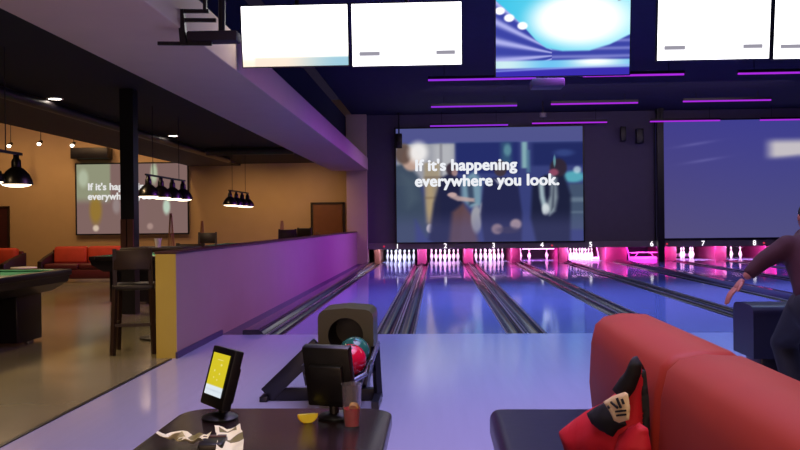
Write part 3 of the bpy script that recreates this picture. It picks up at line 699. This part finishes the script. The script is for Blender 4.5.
# ------------------------------------------------------------------ ball returns on the approach
m_hood = M('hood_tv_lit', (76, 70, 34), .45, noise=.1)  # olive cast of the television light put into the hood colour
m_frame = M('return_black', (26, 24, 34), .35)
m_rail = M('return_rail', (150, 145, 175), .25, .7)
def ball_return(label, loc, hood=None, rz=0):
    t = thing('ball_return', label, 'ball return', loc, rz, 'ball returns')
    # hood shell: arched box with a round mouth
    w, h0, h1, d = .205, .28, .665, .42
    out = [(-w, h0), (w, h0), (w, h1 - .06)] + [(w - .06 + .06 * math.sin(a), h1 - .06 + .06 * math.cos(a) * 1) for a in (PI / 3, PI / 6)] + [(w - .06, h1), (0, h1 + .012), (-w + .06, h1)] + [(-w + .06 - .06 * math.sin(a), h1 - .06 + .06 * math.cos(a)) for a in (PI / 6, PI / 3)] + [(-w, h1 - .06)]
    N = 40; cx, cz, R = .0, .475, .13
    # resample the outline by angle around the mouth
    def hit(a):
        dx, dz = math.cos(a), math.sin(a); best = None
        for i in range(len(out)):
            (x1, z1), (x2, z2) = out[i], out[(i + 1) % len(out)]
            ex, ez = x2 - x1, z2 - z1; den = dx * ez - dz * ex
            if abs(den) < 1e-9: continue
            s = ((x1 - cx) * ez - (z1 - cz) * ex) / den; u = ((x1 - cx) * dz - (z1 - cz) * dx) / den
            if s > 0 and -1e-6 <= u <= 1 + 1e-6 and (best is None or s < best): best = s
        return (cx + dx * best, cz + dz * best)
    bm = MB(); V = bm.bm.verts.new
    angs = sorted(set([2 * PI * k / N for k in range(N)] + [math.atan2(z - cz, x - cx) % (2 * PI) for x, z in out]))
    O = [hit(a) for a in angs]; I = [(cx + R * math.cos(a), cz + R * math.sin(a)) for a in angs]; n = len(angs)
    fo = [V((x, 0, z)) for x, z in O]; fi = [V((x, 0, z)) for x, z in I]; bo = [V((x, d, z - .0)) for x, z in O]; bi = [V((x * .9, d - .05, cz + (z - cz) * .9)) for x, z in I]
    for k in range(n):
        l = (k + 1) % n
        bm.bm.faces.new((fo[k], fo[l], fi[l], fi[k])); bm.bm.faces.new((fo[k], bo[k], bo[l], fo[l])); bm.bm.faces.new((fi[k], fi[l], bi[l], bi[k])).material_index = 1
    bm.bm.faces.new(bo[::-1]); bm.bm.faces.new(bi).material_index = 1
    bm.build('hood', [hood or m_hood, m_black], t, angle=35)
    MB().box((0, .2, .16), (.3, .3, .3), .02).build('pedestal', m_frame, t)
    # ball tray coming towards the seats, rails and feet
    MB().prism([(.02, .30), (-.72, .24), (-.72, .21), (.02, .25)], 'x', -.17, .17).build('tray', m_frame, t, smooth=False)
    for s in (-1, 1):
        MB().tube([(s * .235, .05, .41), (s * .225, -.3, .36), (s * .2, -.6, .30), (s * .12, -.76, .28), (0, -.79, .275)], .017, 10).build('rail', m_rail if s > 0 else m_frame, t)
        MB().prism([(s * .19, .24), (s * .215, .36), (s * .23, .36), (s * .205, .22)], 'y', -.6, .05).build('side_panel', m_frame, t, smooth=False)
    MB().bar((.24, .0, .03), (.24, -.35, .03), .05, .06).bar((.24, -.04, .03), (.22, -.02, .4), .05, .04).build('foot', m_frame, t)
    # sloping side leg
    MB().bar((-.2, .0, .41), (-.585, .0, .045), .085, .12, .006).build('leg', m_frame, t)
    MB().bar((-.60, .0, .045), (.24, .0, .045), .06, .09, .006).build('base_bar', m_frame, t)
    MB().box((-.60, 0, .02), (.06, .16, .04), .006).build('foot', m_frame, t)
    return t
BX, BY = atY(345.5, 330, 6.02).x, 6.02
ball_return('dark ball return with an olive-lit hood and round mouth behind the two tablets', (BX, BY, 0))
br2 = ball_return('dark ball return beyond the red bench, beside the bowler', (atY(743, 330, 6.3).x + .42, 6.3, 0), M('hood_navy', (16, 16, 40), .4), PI / 2)
def ball(label, c, rgb, r=.108):
    t = thing('bowling_ball', label, 'bowling ball', c, 0, 'bowling balls')
    MB().sphere((0, 0, 0), r, 4).build('shell', M('ball_' + '_'.join(map(str, rgb)), rgb, .12, noise=.25, scale=9, coat=.5), t)
    hm = MB()
    for (ax, ay) in ((.0, .0), (.026, .01), (.012, -.04)):
        v = Vector((ax, -.35 + ay, .9)); v = Vector((ax / r, ay / r - .3, 1)).normalized() * r
        hm.tube([v * .96, v * 1.002], .011, 12)
    hm.build('finger_hole', m_black, t)
ball('red bowling ball in front on the ball return rack', (BX + .085, BY - .46, .372), (226, 20, 56))
ball('teal green bowling ball behind the red ball on the ball return rack', (BX + .09, BY - .235, .392), (44, 108, 88))

# ------------------------------------------------------------------ foreground table
TZ = .75
m_top = M('table_brown', (42, 27, 29), .22, noise=.15, scale=3, stretch=(6, 1, 1))
tb = thing('table', 'dark brown table with rounded corners holding the tablets, cup and papers', 'table', (0, 0, 0))
x0 = atZ(130, 450, TZ); xr = atZ(385, 445, TZ); yf = atZ(290, 408, TZ).y
xl = atZ(182, 412, TZ).x - .0; xR = xr.x
def rrect(x0, y0, x1, y1, r, n=8):
    P = []
    for cx, cy, a0 in ((x1 - r, y1 - r, 0), (x0 + r, y1 - r, PI / 2), (x0 + r, y0 + r, PI), (x1 - r, y0 + r, 1.5 * PI)):
        P += [(cx + r * math.cos(a0 + PI / 2 * k / n), cy + r * math.sin(a0 + PI / 2 * k / n)) for k in range(n + 1)]
    return P
MB().prism(rrect(xl, 1.0, xR, yf, .09), 'z', TZ - .035, TZ, .006, 2).build('tabletop', m_top, tb)
xm = (xl + xR) / 2
MB().tube([(xm, 1.75, .03), (xm, 1.75, .72)], .05, 18).build('pedestal', m_dark, tb)
MB().box((xm, 1.75, .015), (.5, .9, .03), .01).build('base', m_dark, tb)
# tablets
m_scr = E('tablet_yellow', (226, 206, 40), 1.0)
def tablet_fn(u, v):
    c = [214, 196, 40]
    for cx, cy, rx, ry in ((.62, .26, .07, .03), (.3, .42, .05, .03), (.62, .47, .05, .025), (.33, .58, .04, .025), (.55, .62, .05, .02), (.5, .15, .2, .012)):
        k = 1 - ss(.5, 1.2, math.hypot((u - cx) / rx, (v - cy) / ry)); c = [p * (1 - k * .6) + q * k * .6 for p, q in zip(c, (244, 240, 190))]
    k = ss(.76, .775, v); c = [p * (1 - k) + q * k for p, q in zip(c, (222, 232, 240))]
    k = math.exp(-((v - .88) / .02) ** 2) * (1 - abs(u - .5)) * .3; c = [p * (1 - k) + q * k for p, q in zip(c, (160, 170, 190))]
    return c
def tablet(label, base, yaw, tilt, lift, w, h, lit, fwd=0, side=0):
    t = thing('scoring_tablet', label, 'tablet', base, yaw, 'scoring tablets on the table')
    MB().lathe([(0, 0), (.05, 0), (.052, .006), (.045, .012), (.016, .02), (0, .02)], seg=24).build('base', m_black, t)
    R = Matrix.Rotation(-tilt, 4, 'X'); o = Vector((side, -fwd, lift))
    MB().tube([(0, .012, .015), (0, .012, lift + h * .2)], .014, 12).build('stem', m_black, t)
    b = MB(); b.box((0, .02, h / 2), (w, .03, h), .006, 2); b.box((0, .04, h * .42), (w * .7, .02, h * .6), .006)
    bo = b.build('body', m_black, t); bo.data.transform(Matrix.Translation(o) @ R)
    if lit: s = picture('screen', w * .74, h * .70, tablet_fn, EV('tablet_glow', 1.0), t, (0, 0, 0), 40, 60)
    else: s = MB().face([(-w * .42, 0, -h * .4), (w * .42, 0, -h * .4), (w * .42, 0, h * .4), (-w * .42, 0, h * .4)]).build('screen', M('screen_off', (14, 14, 20), .15), t, smooth=False)
    s.data.transform(Matrix.Translation(o) @ R @ Matrix.Translation((0, .0035, h * .535)))
    return t
g = atZ(220, 419, TZ)
tablet('small upright tablet with a lit yellow and white page', (g.x, g.y, TZ), math.radians(-50), math.radians(16), .038, .145, .17, True, .03, -.012)
g = atZ(336, 418, TZ)
tablet('small dark tablet seen from behind, turned away towards the lanes', (g.x, g.y, TZ), math.radians(180 - 16), math.radians(14), .046, .14, .178, False)
# lemon wedge
g = atZ(308, 423, TZ)
t = thing('lemon_wedge', 'bright yellow lemon wedge lying on the brown table', 'lemon wedge', (g.x, g.y, TZ + .002), .35)
bm = MB(); n = 14; R = .026
A = [bm.bm.verts.new((R * math.cos(PI + PI * k / n), -.004, .022 + R * .9 * math.sin(PI + PI * k / n))) for k in range(n + 1)]
B = [bm.bm.verts.new((R * .9 * math.cos(PI + PI * k / n), .02, .02 + R * .6 * math.sin(PI + PI * k / n))) for k in range(n + 1)]
bm.bm.faces.new(A); bm.bm.faces.new(B[::-1]); bm.bm.faces.new((A[0], A[-1], B[-1], B[0]))
for k in range(n): bm.bm.faces.new((A[k], B[k], B[k + 1], A[k + 1]))
bm.build('flesh', M('lemon_flesh', (255, 222, 60), .4, noise=.2, scale=60), t)
MB().tube([(R * 1.03 * math.cos(PI + PI * k / n), .002, .0225 + R * .94 * math.sin(PI + PI * k / n)) for k in range(n + 1)], .0028, 6).build('peel', M('lemon_peel', (250, 200, 20), .4), t)
# plastic cup with red drink and a slice
g = atZ(352, 426.5, TZ)
t = thing('plastic_cup', 'clear plastic cup with a little red drink beside the dark tablet', 'cup', (g.x, g.y, TZ))
m_clear = M('clear_plastic', (226, 222, 232), .12, noise=0, trans=.93); m_clear.node_tree.nodes['Principled BSDF'].inputs['IOR'].default_value = 1.3
MB().lathe([(0, 0), (.021, 0), (.0245, .06), (.0275, .115), (.029, .116), (.0265, .116), (.0235, .06), (.0195, .003), (0, .003)], seg=28).build('cup_wall', m_clear, t)
MB().lathe([(0, .0035), (.019, .0035), (.0226, .05), (0, .05)], seg=24).build('drink', M('red_drink', (226, 30, 52), .15, noise=.05), t)
MB().tube([(.006, -.012, .052), (.008, -.004, .059)], .013, 16).build('citrus_slice', M('orange_slice', (255, 196, 84), .4), t)
# papers and wallet
m_paper = M('cream_paper', (242, 236, 196), .7, noise=.06); m_olive = M('paper_print', (120, 112, 60), .7)
def strip(name, label, pts, w, marks, rz0=0):
    'a loosely folded printed paper strip following the points'
    t = thing(name, label, 'paper', (0, 0, 0), 0, 'loose papers on the table')
    P = [Vector(p) for p in pts]
    b = MB(); fine = []
    for a, c in zip(P, P[1:]):
        for k in range(6): fine.append(a.lerp(c, k / 6))
    fine.append(P[-1])
    for _ in range(2): fine = [fine[0]] + [(fine[i - 1] + fine[i] * 2 + fine[i + 1]) / 4 for i in range(1, len(fine) - 1)] + [fine[-1]]
    V = []
    for i, f in enumerate(fine):
        d = (fine[min(i + 1, len(fine) - 1)] - fine[max(i - 1, 0)]); d.z = 0; d.normalize(); nrm = Vector((-d.y, d.x, 0))
        rowv = []
        for j in range(7):
            s = (j / 6 - .5) * w
            rowv.append((f + nrm * s + Vector((0, 0, abs(s) * .42 + .004 * math.sin(i * 1.1 + j)))))
        V.append(rowv)
    vt = [[b.bm.verts.new(p + Vector((0, 0, .0012))) for p in r] for r in V]; vb = [[b.bm.verts.new(p) for p in r] for r in V]
    n = len(V)
    for i in range(n - 1):
        for j in range(6):
            f = b.bm.faces.new((vt[i][j], vt[i][j + 1], vt[i + 1][j + 1], vt[i + 1][j])); f.material_index = 1 if any(m0 <= i < m1 and j0 <= j < j1 for m0, m1, j0, j1 in marks) else 0
            b.bm.faces.new((vb[i][j], vb[i + 1][j], vb[i + 1][j + 1], vb[i][j + 1]))
    for i in range(n - 1):
        for j in (0, 6): b.bm.faces.new((vt[i][j], vt[i + 1][j], vb[i + 1][j], vb[i][j]))
    for i in (0, n - 1):
        for j in range(6): b.bm.faces.new((vt[i][j], vb[i][j], vb[i][j + 1], vt[i][j + 1]))
    b.build('sheet', [m_paper, m_olive], t, angle=60); return t
def tz(px, py, h=0): v = atZ(px, py, TZ + h); return (v.x, v.y, TZ + h)
strip('printed_paper', 'crumpled cream printed paper on the side of the wallet near the table edge', [tz(168, 438, .035), tz(176, 440, .016), tz(190, 443, .012), tz(205, 441, .02)], .06, [(3, 8, 2, 4), (10, 15, 4, 6)])
strip('printed_paper', 'curled cream printed paper standing below the lit tablet', [tz(227, 430, .022), tz(229, 437, .014), tz(231, 446, .006), tz(228, 462, .004)], .064, [(1, 4, 1, 5), (8, 11, 2, 6)])
a = Vector(tz(213, 449))
w_ = thing('wallet', 'small black wallet between the two cream papers', 'wallet', (a.x, a.y, TZ), .1)
MB().box((0, 0, .012), (.06, .085, .022), .006, 3).build('body', m_black, w_)
MB().box((0, .03, .024), (.056, .016, .004), .001).build('flap', M('wallet_edge', (84, 56, 54), .4), w_)

# ------------------------------------------------------------------ red bench
m_leather = M('red_orange_leather', (160, 48, 34), .58, spec=.35, noise=.12, scale=3, bump=.12, coat=0)
m_seat = M('dark_leather', (26, 20, 50), .35, noise=.1, bump=.06, scale=20)
bs = thing('bench_sofa', 'red leather bench with a dark seat and tall back cushions facing the table', 'bench', (0, 0, 0))
SX0, SX1 = .25, .74
MB().box(((SX0 + SX1) / 2 + .03, 2.2, .375), (SX1 - SX0 + .1, 3.16, .15), .045, 4).build('seat', m_seat, bs)
MB().box(((SX0 + SX1) / 2 + .05, 2.2, .16), (SX1 - SX0 + .02, 3.1, .3), .01).build('base', m_black, bs)
def cush(y0, y1):
    pr = [(.705, .40), (.69, .56), (.70, .74), (.72, .825), (.76, .862), (.84, .878), (.95, .872), (.99, .84), (1.0, .6), (1.0, .12), (.72, .12)]
    MB().prism(pr, 'y', y0 + .003, y1 - .003, .045, 5).build('back_cushion', m_leather, bs, angle=75)
for y0, y1 in ((2.66, 3.84), (1.48, 2.66), (.3, 1.48)): cush(y0, y1)
# jacket leaning on the back cushion
JA = Vector((.43, 3.08, 0)); JB = Vector((.675, 2.72, 0)); JU = (JB - JA).normalized(); JN = Vector((JU.y, -JU.x, 0)); NF = JN if JN.y < 0 else -JN
def jp(L, d=0):
    out = []
    for x, y in L:
        r_ = ray(x, y); k = (JA + NF * d - CAM).dot(JN) / r_.dot(JN); p = CAM + r_ * k
        out.append(((p - JA).dot(JU), p.z - .44))
    return out
jk = thing('jacket', 'crumpled red and black jacket with a cream patch on the dark bench seat', 'jacket', (JA.x, JA.y, .44))
m_jr = M('jacket_red', (196, 16, 36), .7, noise=.12, scale=14, bump=.1); m_jb = M('jacket_black', (16, 14, 18), .75, noise=.1)
UX, NN = tuple(JU), tuple(JN if JN.y < 0 else -JN)
# the sheet leans: top goes back towards the cushion
UYl = (0, 0, 1); off = lambda d: tuple(Vector(NN) * d)
pillow('body', jp([(561, 430), (572, 421), (586, 411), (604, 402), (622, 388), (632, 372), (641, 362), (643, 380), (644, 420), (645, 452), (642, 474), (600, 474), (572, 466)]), .075, m_jr, jk, (0, 0, 0), UX, UYl, NN)
pillow('collar', jp([(632, 357), (636, 356), (641, 364), (640, 374), (634, 390), (628, 398), (616, 395), (612, 389), (617, 381), (624, 372), (629, 362)], .06), .05, m_jb, jk, off(.055), UX, UYl, NN)
pillow('dark_panel', jp([(582, 414), (592, 407), (603, 401), (611, 410), (620, 420), (622, 426), (613, 431), (608, 438), (596, 432), (588, 425)], .09), .03, m_jb, jk, off(.068), UX, UYl, NN, wob=.006)
pillow('sleeve', jp([(613, 436), (622, 428), (632, 424), (640, 430), (644, 452), (638, 468), (614, 466), (609, 450)], .09), .06, m_jr, jk, off(.055), UX, UYl, NN)
pt_ = pillow('patch', jp([(602, 402), (612, 396), (624, 392), (627, 394), (629, 408), (628, 420), (618, 423), (613, 421), (608, 411)], .105), .008, M('patch_cream', (232, 204, 158), .7), jk, off(.100), UX, UYl, NN, wob=.002)
lm = MB()
for L in (((611, 402), (618, 408)), ((617, 398), (621, 408)), ((616, 411.5), (626, 410.5)), ((617, 415.5), (626, 414.5)), ((608, 406), (609.5, 408)), ((622, 399), (624, 404))):
    (ax, az), (bx, bz) = jp(L, .112); q0 = Vector(off(.113)); lm.bar(q0 + JU * ax + Vector((0, 0, az)), q0 + JU * bx + Vector((0, 0, bz)), .006, .006)
o = lm.build('patch_lettering', m_jb, jk); 
pillow('hood', jp([(640, 364), (644, 372), (647, 400), (648, 440), (643, 452), (641, 420), (639, 385)]), .03, m_jb, jk, off(-.01), UX, UYl, NN)

# ------------------------------------------------------------------ bowler
YP = 5.4
ps = thing('person', 'bowler in a dark maroon top bending towards the lanes with one arm stretched low', 'person', (0, 0, 0))
m_skin = M('skin', (168, 100, 88), .5, noise=.06); m_shirt = M('maroon_top', (58, 10, 24), .8, noise=.1, scale=10)
m_jean = M('dark_trousers', (15, 15, 26), .8); m_hair = M('dark_hair', (22, 18, 22), .6, noise=.2, scale=40)
hx = atY(799, 226, YP + .26).x
hip = Vector((hx - .0, YP - .1, .78)); chest = Vector((hx + .02, YP + .10, 1.05)); neck = Vector((hx + .05, YP + .2, 1.19)); head = Vector((hx + .09, YP + .27, 1.295))
sl = atY(789, 247, YP + .08); sl.y = YP + .1; el = atY(764, 260, YP + .12); el.y = YP + .12; wl = atY(745, 279, YP + .1); wl.y = YP + .12
sr = Vector((2 * chest.x - sl.x, YP + .16, 1.1)); er = Vector((sr.x + .1, YP + .38, .95)); wr = Vector((sr.x + .02, YP + .62, 1.05))
kl = Vector((hip.x - .1, YP + .28, .46)); al = Vector((hip.x - .1, YP + .05, .08)); kr = Vector((hip.x + .13, YP - .2, .42)); ar = Vector((hip.x + .0, YP - .58, .12))
hl = hip + Vector((-.1, 0, -.03)); hr = hip + Vector((.1, 0, -.03))
mid = (hip + chest) / 2
body = [(hip, (.10, .08)), (mid, (.09, .075)), (chest, (.10, .08)), (neck, .05), (head + Vector((0, 0, -.06)), .06), (head + Vector((0, .01, .04)), .085),
        (sl, .055), (el, .042), (wl, .029), (sr, .055), (er, .042), (wr, .029), (hl, .075), (kl, .055), (al, .042), (hr, .075), (kr, .055), (ar, .042),
        (al + Vector((0, .12, -.04)), .038), (ar + Vector((0, .1, -.08)), .038)]
BE = [(0, 1), (1, 2), (2, 3), (3, 4), (4, 5), (2, 6), (6, 7), (7, 8), (2, 9), (9, 10), (10, 11), (0, 12), (12, 13), (13, 14), (0, 15), (15, 16), (16, 17), (14, 18), (17, 19)]
hands = []
def hand(w, d, side):
    'palm and five bent fingers as extra skeleton chains; returns points and edges'
    d = d.normalized(); up = Vector((0, 0, 1)); acr = d.cross(up).normalized()
    pts = [(w, (.027, .024)), (w + d * .05, (.038, .018)), (w + d * .09, (.040, .016))]; ed = [(0, 1), (1, 2)]
    me = [skin(pts, ed, 0, 2)]
    for k, ln in enumerate((.072, .082, .076, .06)):
        s = (k - 1.5) * .021; a = w + d * .075 + acr * s * side; dn = Vector((0, 0, -1))
        f = [(a, .0095), (a + d * (.03 + ln * .4), .009), (a + d * (.03 + ln * .72) + dn * .012, .0085), (a + d * (.03 + ln) + dn * .032, .007)]
        me.append(skin(f, [(0, 1), (1, 2), (2, 3)], 0, 1))
    b = w + d * .03 - acr * .03 * side
    me.append(skin([(b, .0125), (b + d * .035 - acr * .025 * side, .011), (b + d * .068 - acr * .03 * side + Vector((0, 0, -.008)), .009)], [(0, 1), (1, 2)], 0, 1))
    return me
def join(meshes):
    bm = bmesh.new()
    for m in meshes: bm.from_mesh(m); bpy.data.meshes.remove(m)
    me = bpy.data.meshes.new('body'); bm.to_mesh(me); bm.free(); return me
hand_dir = (atY(733, 291, YP + .12) - wl)
parts = [skin(body, BE, 0, 2)] + hand(wl, hand_dir, 1) + hand(wr, Vector((-.1, .5, .5)), -1)
fb = MB()   # face: nose, ears, eyes, mouth (the bowler looks away towards the pins)
H = head
fb.sphere(H + Vector((0, .018, .005)), (.077, .09, .108), 4)
fb.tube([H + Vector((0, .1, .035)), H + Vector((0, .122, .002)), H + Vector((0, .1, -.01))], [.008, .014, .01], 8)
for s in (-1, 1): fb.sphere(H + Vector((s * .082, .0, .01)), (.012, .022, .032), 2); fb.sphere(H + Vector((s * .03, .095, .028)), (.014, .009, .009), 2)
fb.sphere(H + Vector((0, .098, -.04)), (.024, .009, .008), 2)
tm = bpy.data.meshes.new('face'); fb.bm.to_mesh(tm); fb.bm.free(); parts.append(tm)
link('body', join(parts), m_skin, ps, True, None, 80)
g = .016
def cloth(name, chains, balls, mat):
    'one continuous garment surface grown over tapered limbs'
    b = MB()
    for pts in chains:
        b.tube([p for p, r in pts], [r for p, r in pts], 18)
        for p, r in pts[1:-1]: b.sphere(p, r, 3)
    for p, r in balls: b.sphere(p, r, 3)
    me = bpy.data.meshes.new(name); b.bm.to_mesh(me); b.bm.free()
    o = bpy.data.objects.new(name, me); COL.objects.link(o)
    md = o.modifiers.new('r', 'REMESH'); md.mode = 'VOXEL'; md.voxel_size = .014
    sm = o.modifiers.new('s', 'SMOOTH'); sm.factor = .6; sm.iterations = 10
    bpy.context.view_layer.update(); return link(name, bake(o), mat, ps, True, None, 180)
cloth('shirt', [[(hip + Vector((0, .0, -.08)), .165), (hip + Vector((0, .02, .04)), .172), (mid, .168), (chest, .182), (chest.lerp(neck, .6), .125), (neck + Vector((0, .02, .0)), .07)],
                [(chest + Vector((-.06, .02, .03)), .1), (sl, .082), (el, .06), (wl + (el - wl) * .18, .045)], [(chest + Vector((.06, .02, .03)), .1), (sr, .082), (er, .06), (wr + (er - wr) * .18, .045)]], [], m_shirt)
cloth('trousers', [[(hip + Vector((0, -.01, .0)), .158), (hip + Vector((0, -.02, -.1)), .165)], [(hl, .125), (hl.lerp(kl, .5), .105), (kl, .088), (kl.lerp(al, .5), .078), (al, .068)], [(hr, .125), (hr.lerp(kr, .5), .105), (kr, .088), (kr.lerp(ar, .5), .078), (ar, .068)]],
      [(hip + Vector((-.06, -.03, -.06)), .15), (hip + Vector((.06, -.03, -.06)), .15)], m_jean)
MB().sphere(head + Vector((0, -.018, .045)), (.09, .1, .088), 4).sphere(head + Vector((0, -.05, -.015)), (.08, .055, .075), 4).build('hair', m_hair, ps)
for a_, d_ in ((al, Vector((0, .1, 0))), (ar, Vector((0, .08, 0)))):
    z = .0
    MB().box((a_.x, a_.y + .06, .05), (.1, .27, .1), .035, 4).build('shoe', m_black, ps)

# ------------------------------------------------------------------ light
def area(name, loc, e, rgb, sx, sy, rx=0, spread=100):
    o = light(name, 'AREA', loc, e, rgb, sx, sy, (rx, 0, 0)); o.data.spread = math.radians(spread); return o
area('approach_light', (.7, 4.4, 4.7), 138, (208, 190, 248), 3.4, 4.5, 0, 105)
area('approach_light', (2.9, 8.6, 4.7), 140, (138, 184, 255), 7, 2.5, 0, 90)
area('approach_light', (7, 5.5, 4.7), 110, (160, 160, 255), 5, 4, 0, 105)
area('lane_light', (1.8, 14.0, 4.7), 380, (140, 156, 255), 6, 6, 0, 80)
area('lane_light', (8.5, 14.0, 4.7), 380, (112, 132, 255), 6, 6, 0, 80)
area('lane_light', (1.8, 22.0, 4.7), 150, (140, 120, 255), 6.5, 3, 0, 80)
area('lane_light', (8.5, 22.0, 4.7), 150, (140, 110, 255), 6.5, 3, 0, 80)
area('hall_light', (4.5, 21, 4.7), 170, (220, 196, 216), 9, 2, math.radians(48), 160)
def aim(o, t): o.rotation_euler = (Vector(t) - o.location).to_track_quat('-Z', 'Y').to_euler(); return o
o = area('violet_fill', (3.0, 19.5, 4.65), 225, (170, 70, 240), 12, .4, 0, 58); aim(o, (-2.6, 19.5, .2))  # added fill, stands in for tube glow and floor bounce on the half wall
o = area('violet_fill', (2.0, 10.6, 4.65), 46, (200, 130, 225), 5, .4, 0, 62); aim(o, (-2.6, 10.6, .2))  # second added fill for the near part of the half wall
o = area('warm_fill', (-.6, -2.2, 1.9), 62, (255, 206, 168), 3, 1.2, 0, 170); aim(o, (-1.6, 8, 2.6))  # unseen light added behind the camera to warm beam and front faces
area('seat_light', (.2, 1.0, 3.6), 30, (255, 240, 216), 1.5, 1.5, 0, 150)
# warm light of the pool lamps and ceiling cans
for y in (8.3, 14.4, 20.9): area('pool_lamp_light', (-4.85, y, LZ - .05), 22, (255, 214, 160), .3, 2.1, 0, 160)
for x, y in ((-5.8, 12.5), (-5.8, 17.9), (-5.6, 7.0), (-3.6, 6.0)): light('can_light', 'SPOT', (x, y, 3.28), 150, (255, 216, 160), .08, None, (0, 0, 0), 140, .8)
for x in (-14, -11.5, -8.8): light('wall_wash', 'SPOT', (x, 24.6, 5.1), 140, (255, 206, 130), .1, None, (math.radians(24), 0, 0), 110, .9)
for x in (-6.2, -4.2): light('wall_wash', 'SPOT', (x, 24.8, 3.2), 90, (255, 204, 140), .1, None, (math.radians(40), 0, 0), 120, .9)
o = area('wall_wash', (-11.5, 23.2, 5.1), 85, (255, 206, 160), 6, .6, 0, 170); aim(o, (-11.5, 27, 4.6))  # unseen strip light added to brighten the top of the tan wall
light('lounge_light', 'SPOT', (-9, 17.0, 5.0), 420, (255, 214, 150), .15, None, (0, 0, 0), 120, .8)

w = bpy.data.worlds.new('dark_hall'); SC.world = w; w.use_nodes = True
w.node_tree.nodes['Background'].inputs[0].default_value = (.012, .009, .02, 1); w.node_tree.nodes['Background'].inputs[1].default_value = 1
vs = SC.view_settings; vs.view_transform = 'Standard'; vs.look = 'None'; vs.gamma = 1; vs.exposure = 0
try: vs.use_curve_mapping = False
except Exception: pass
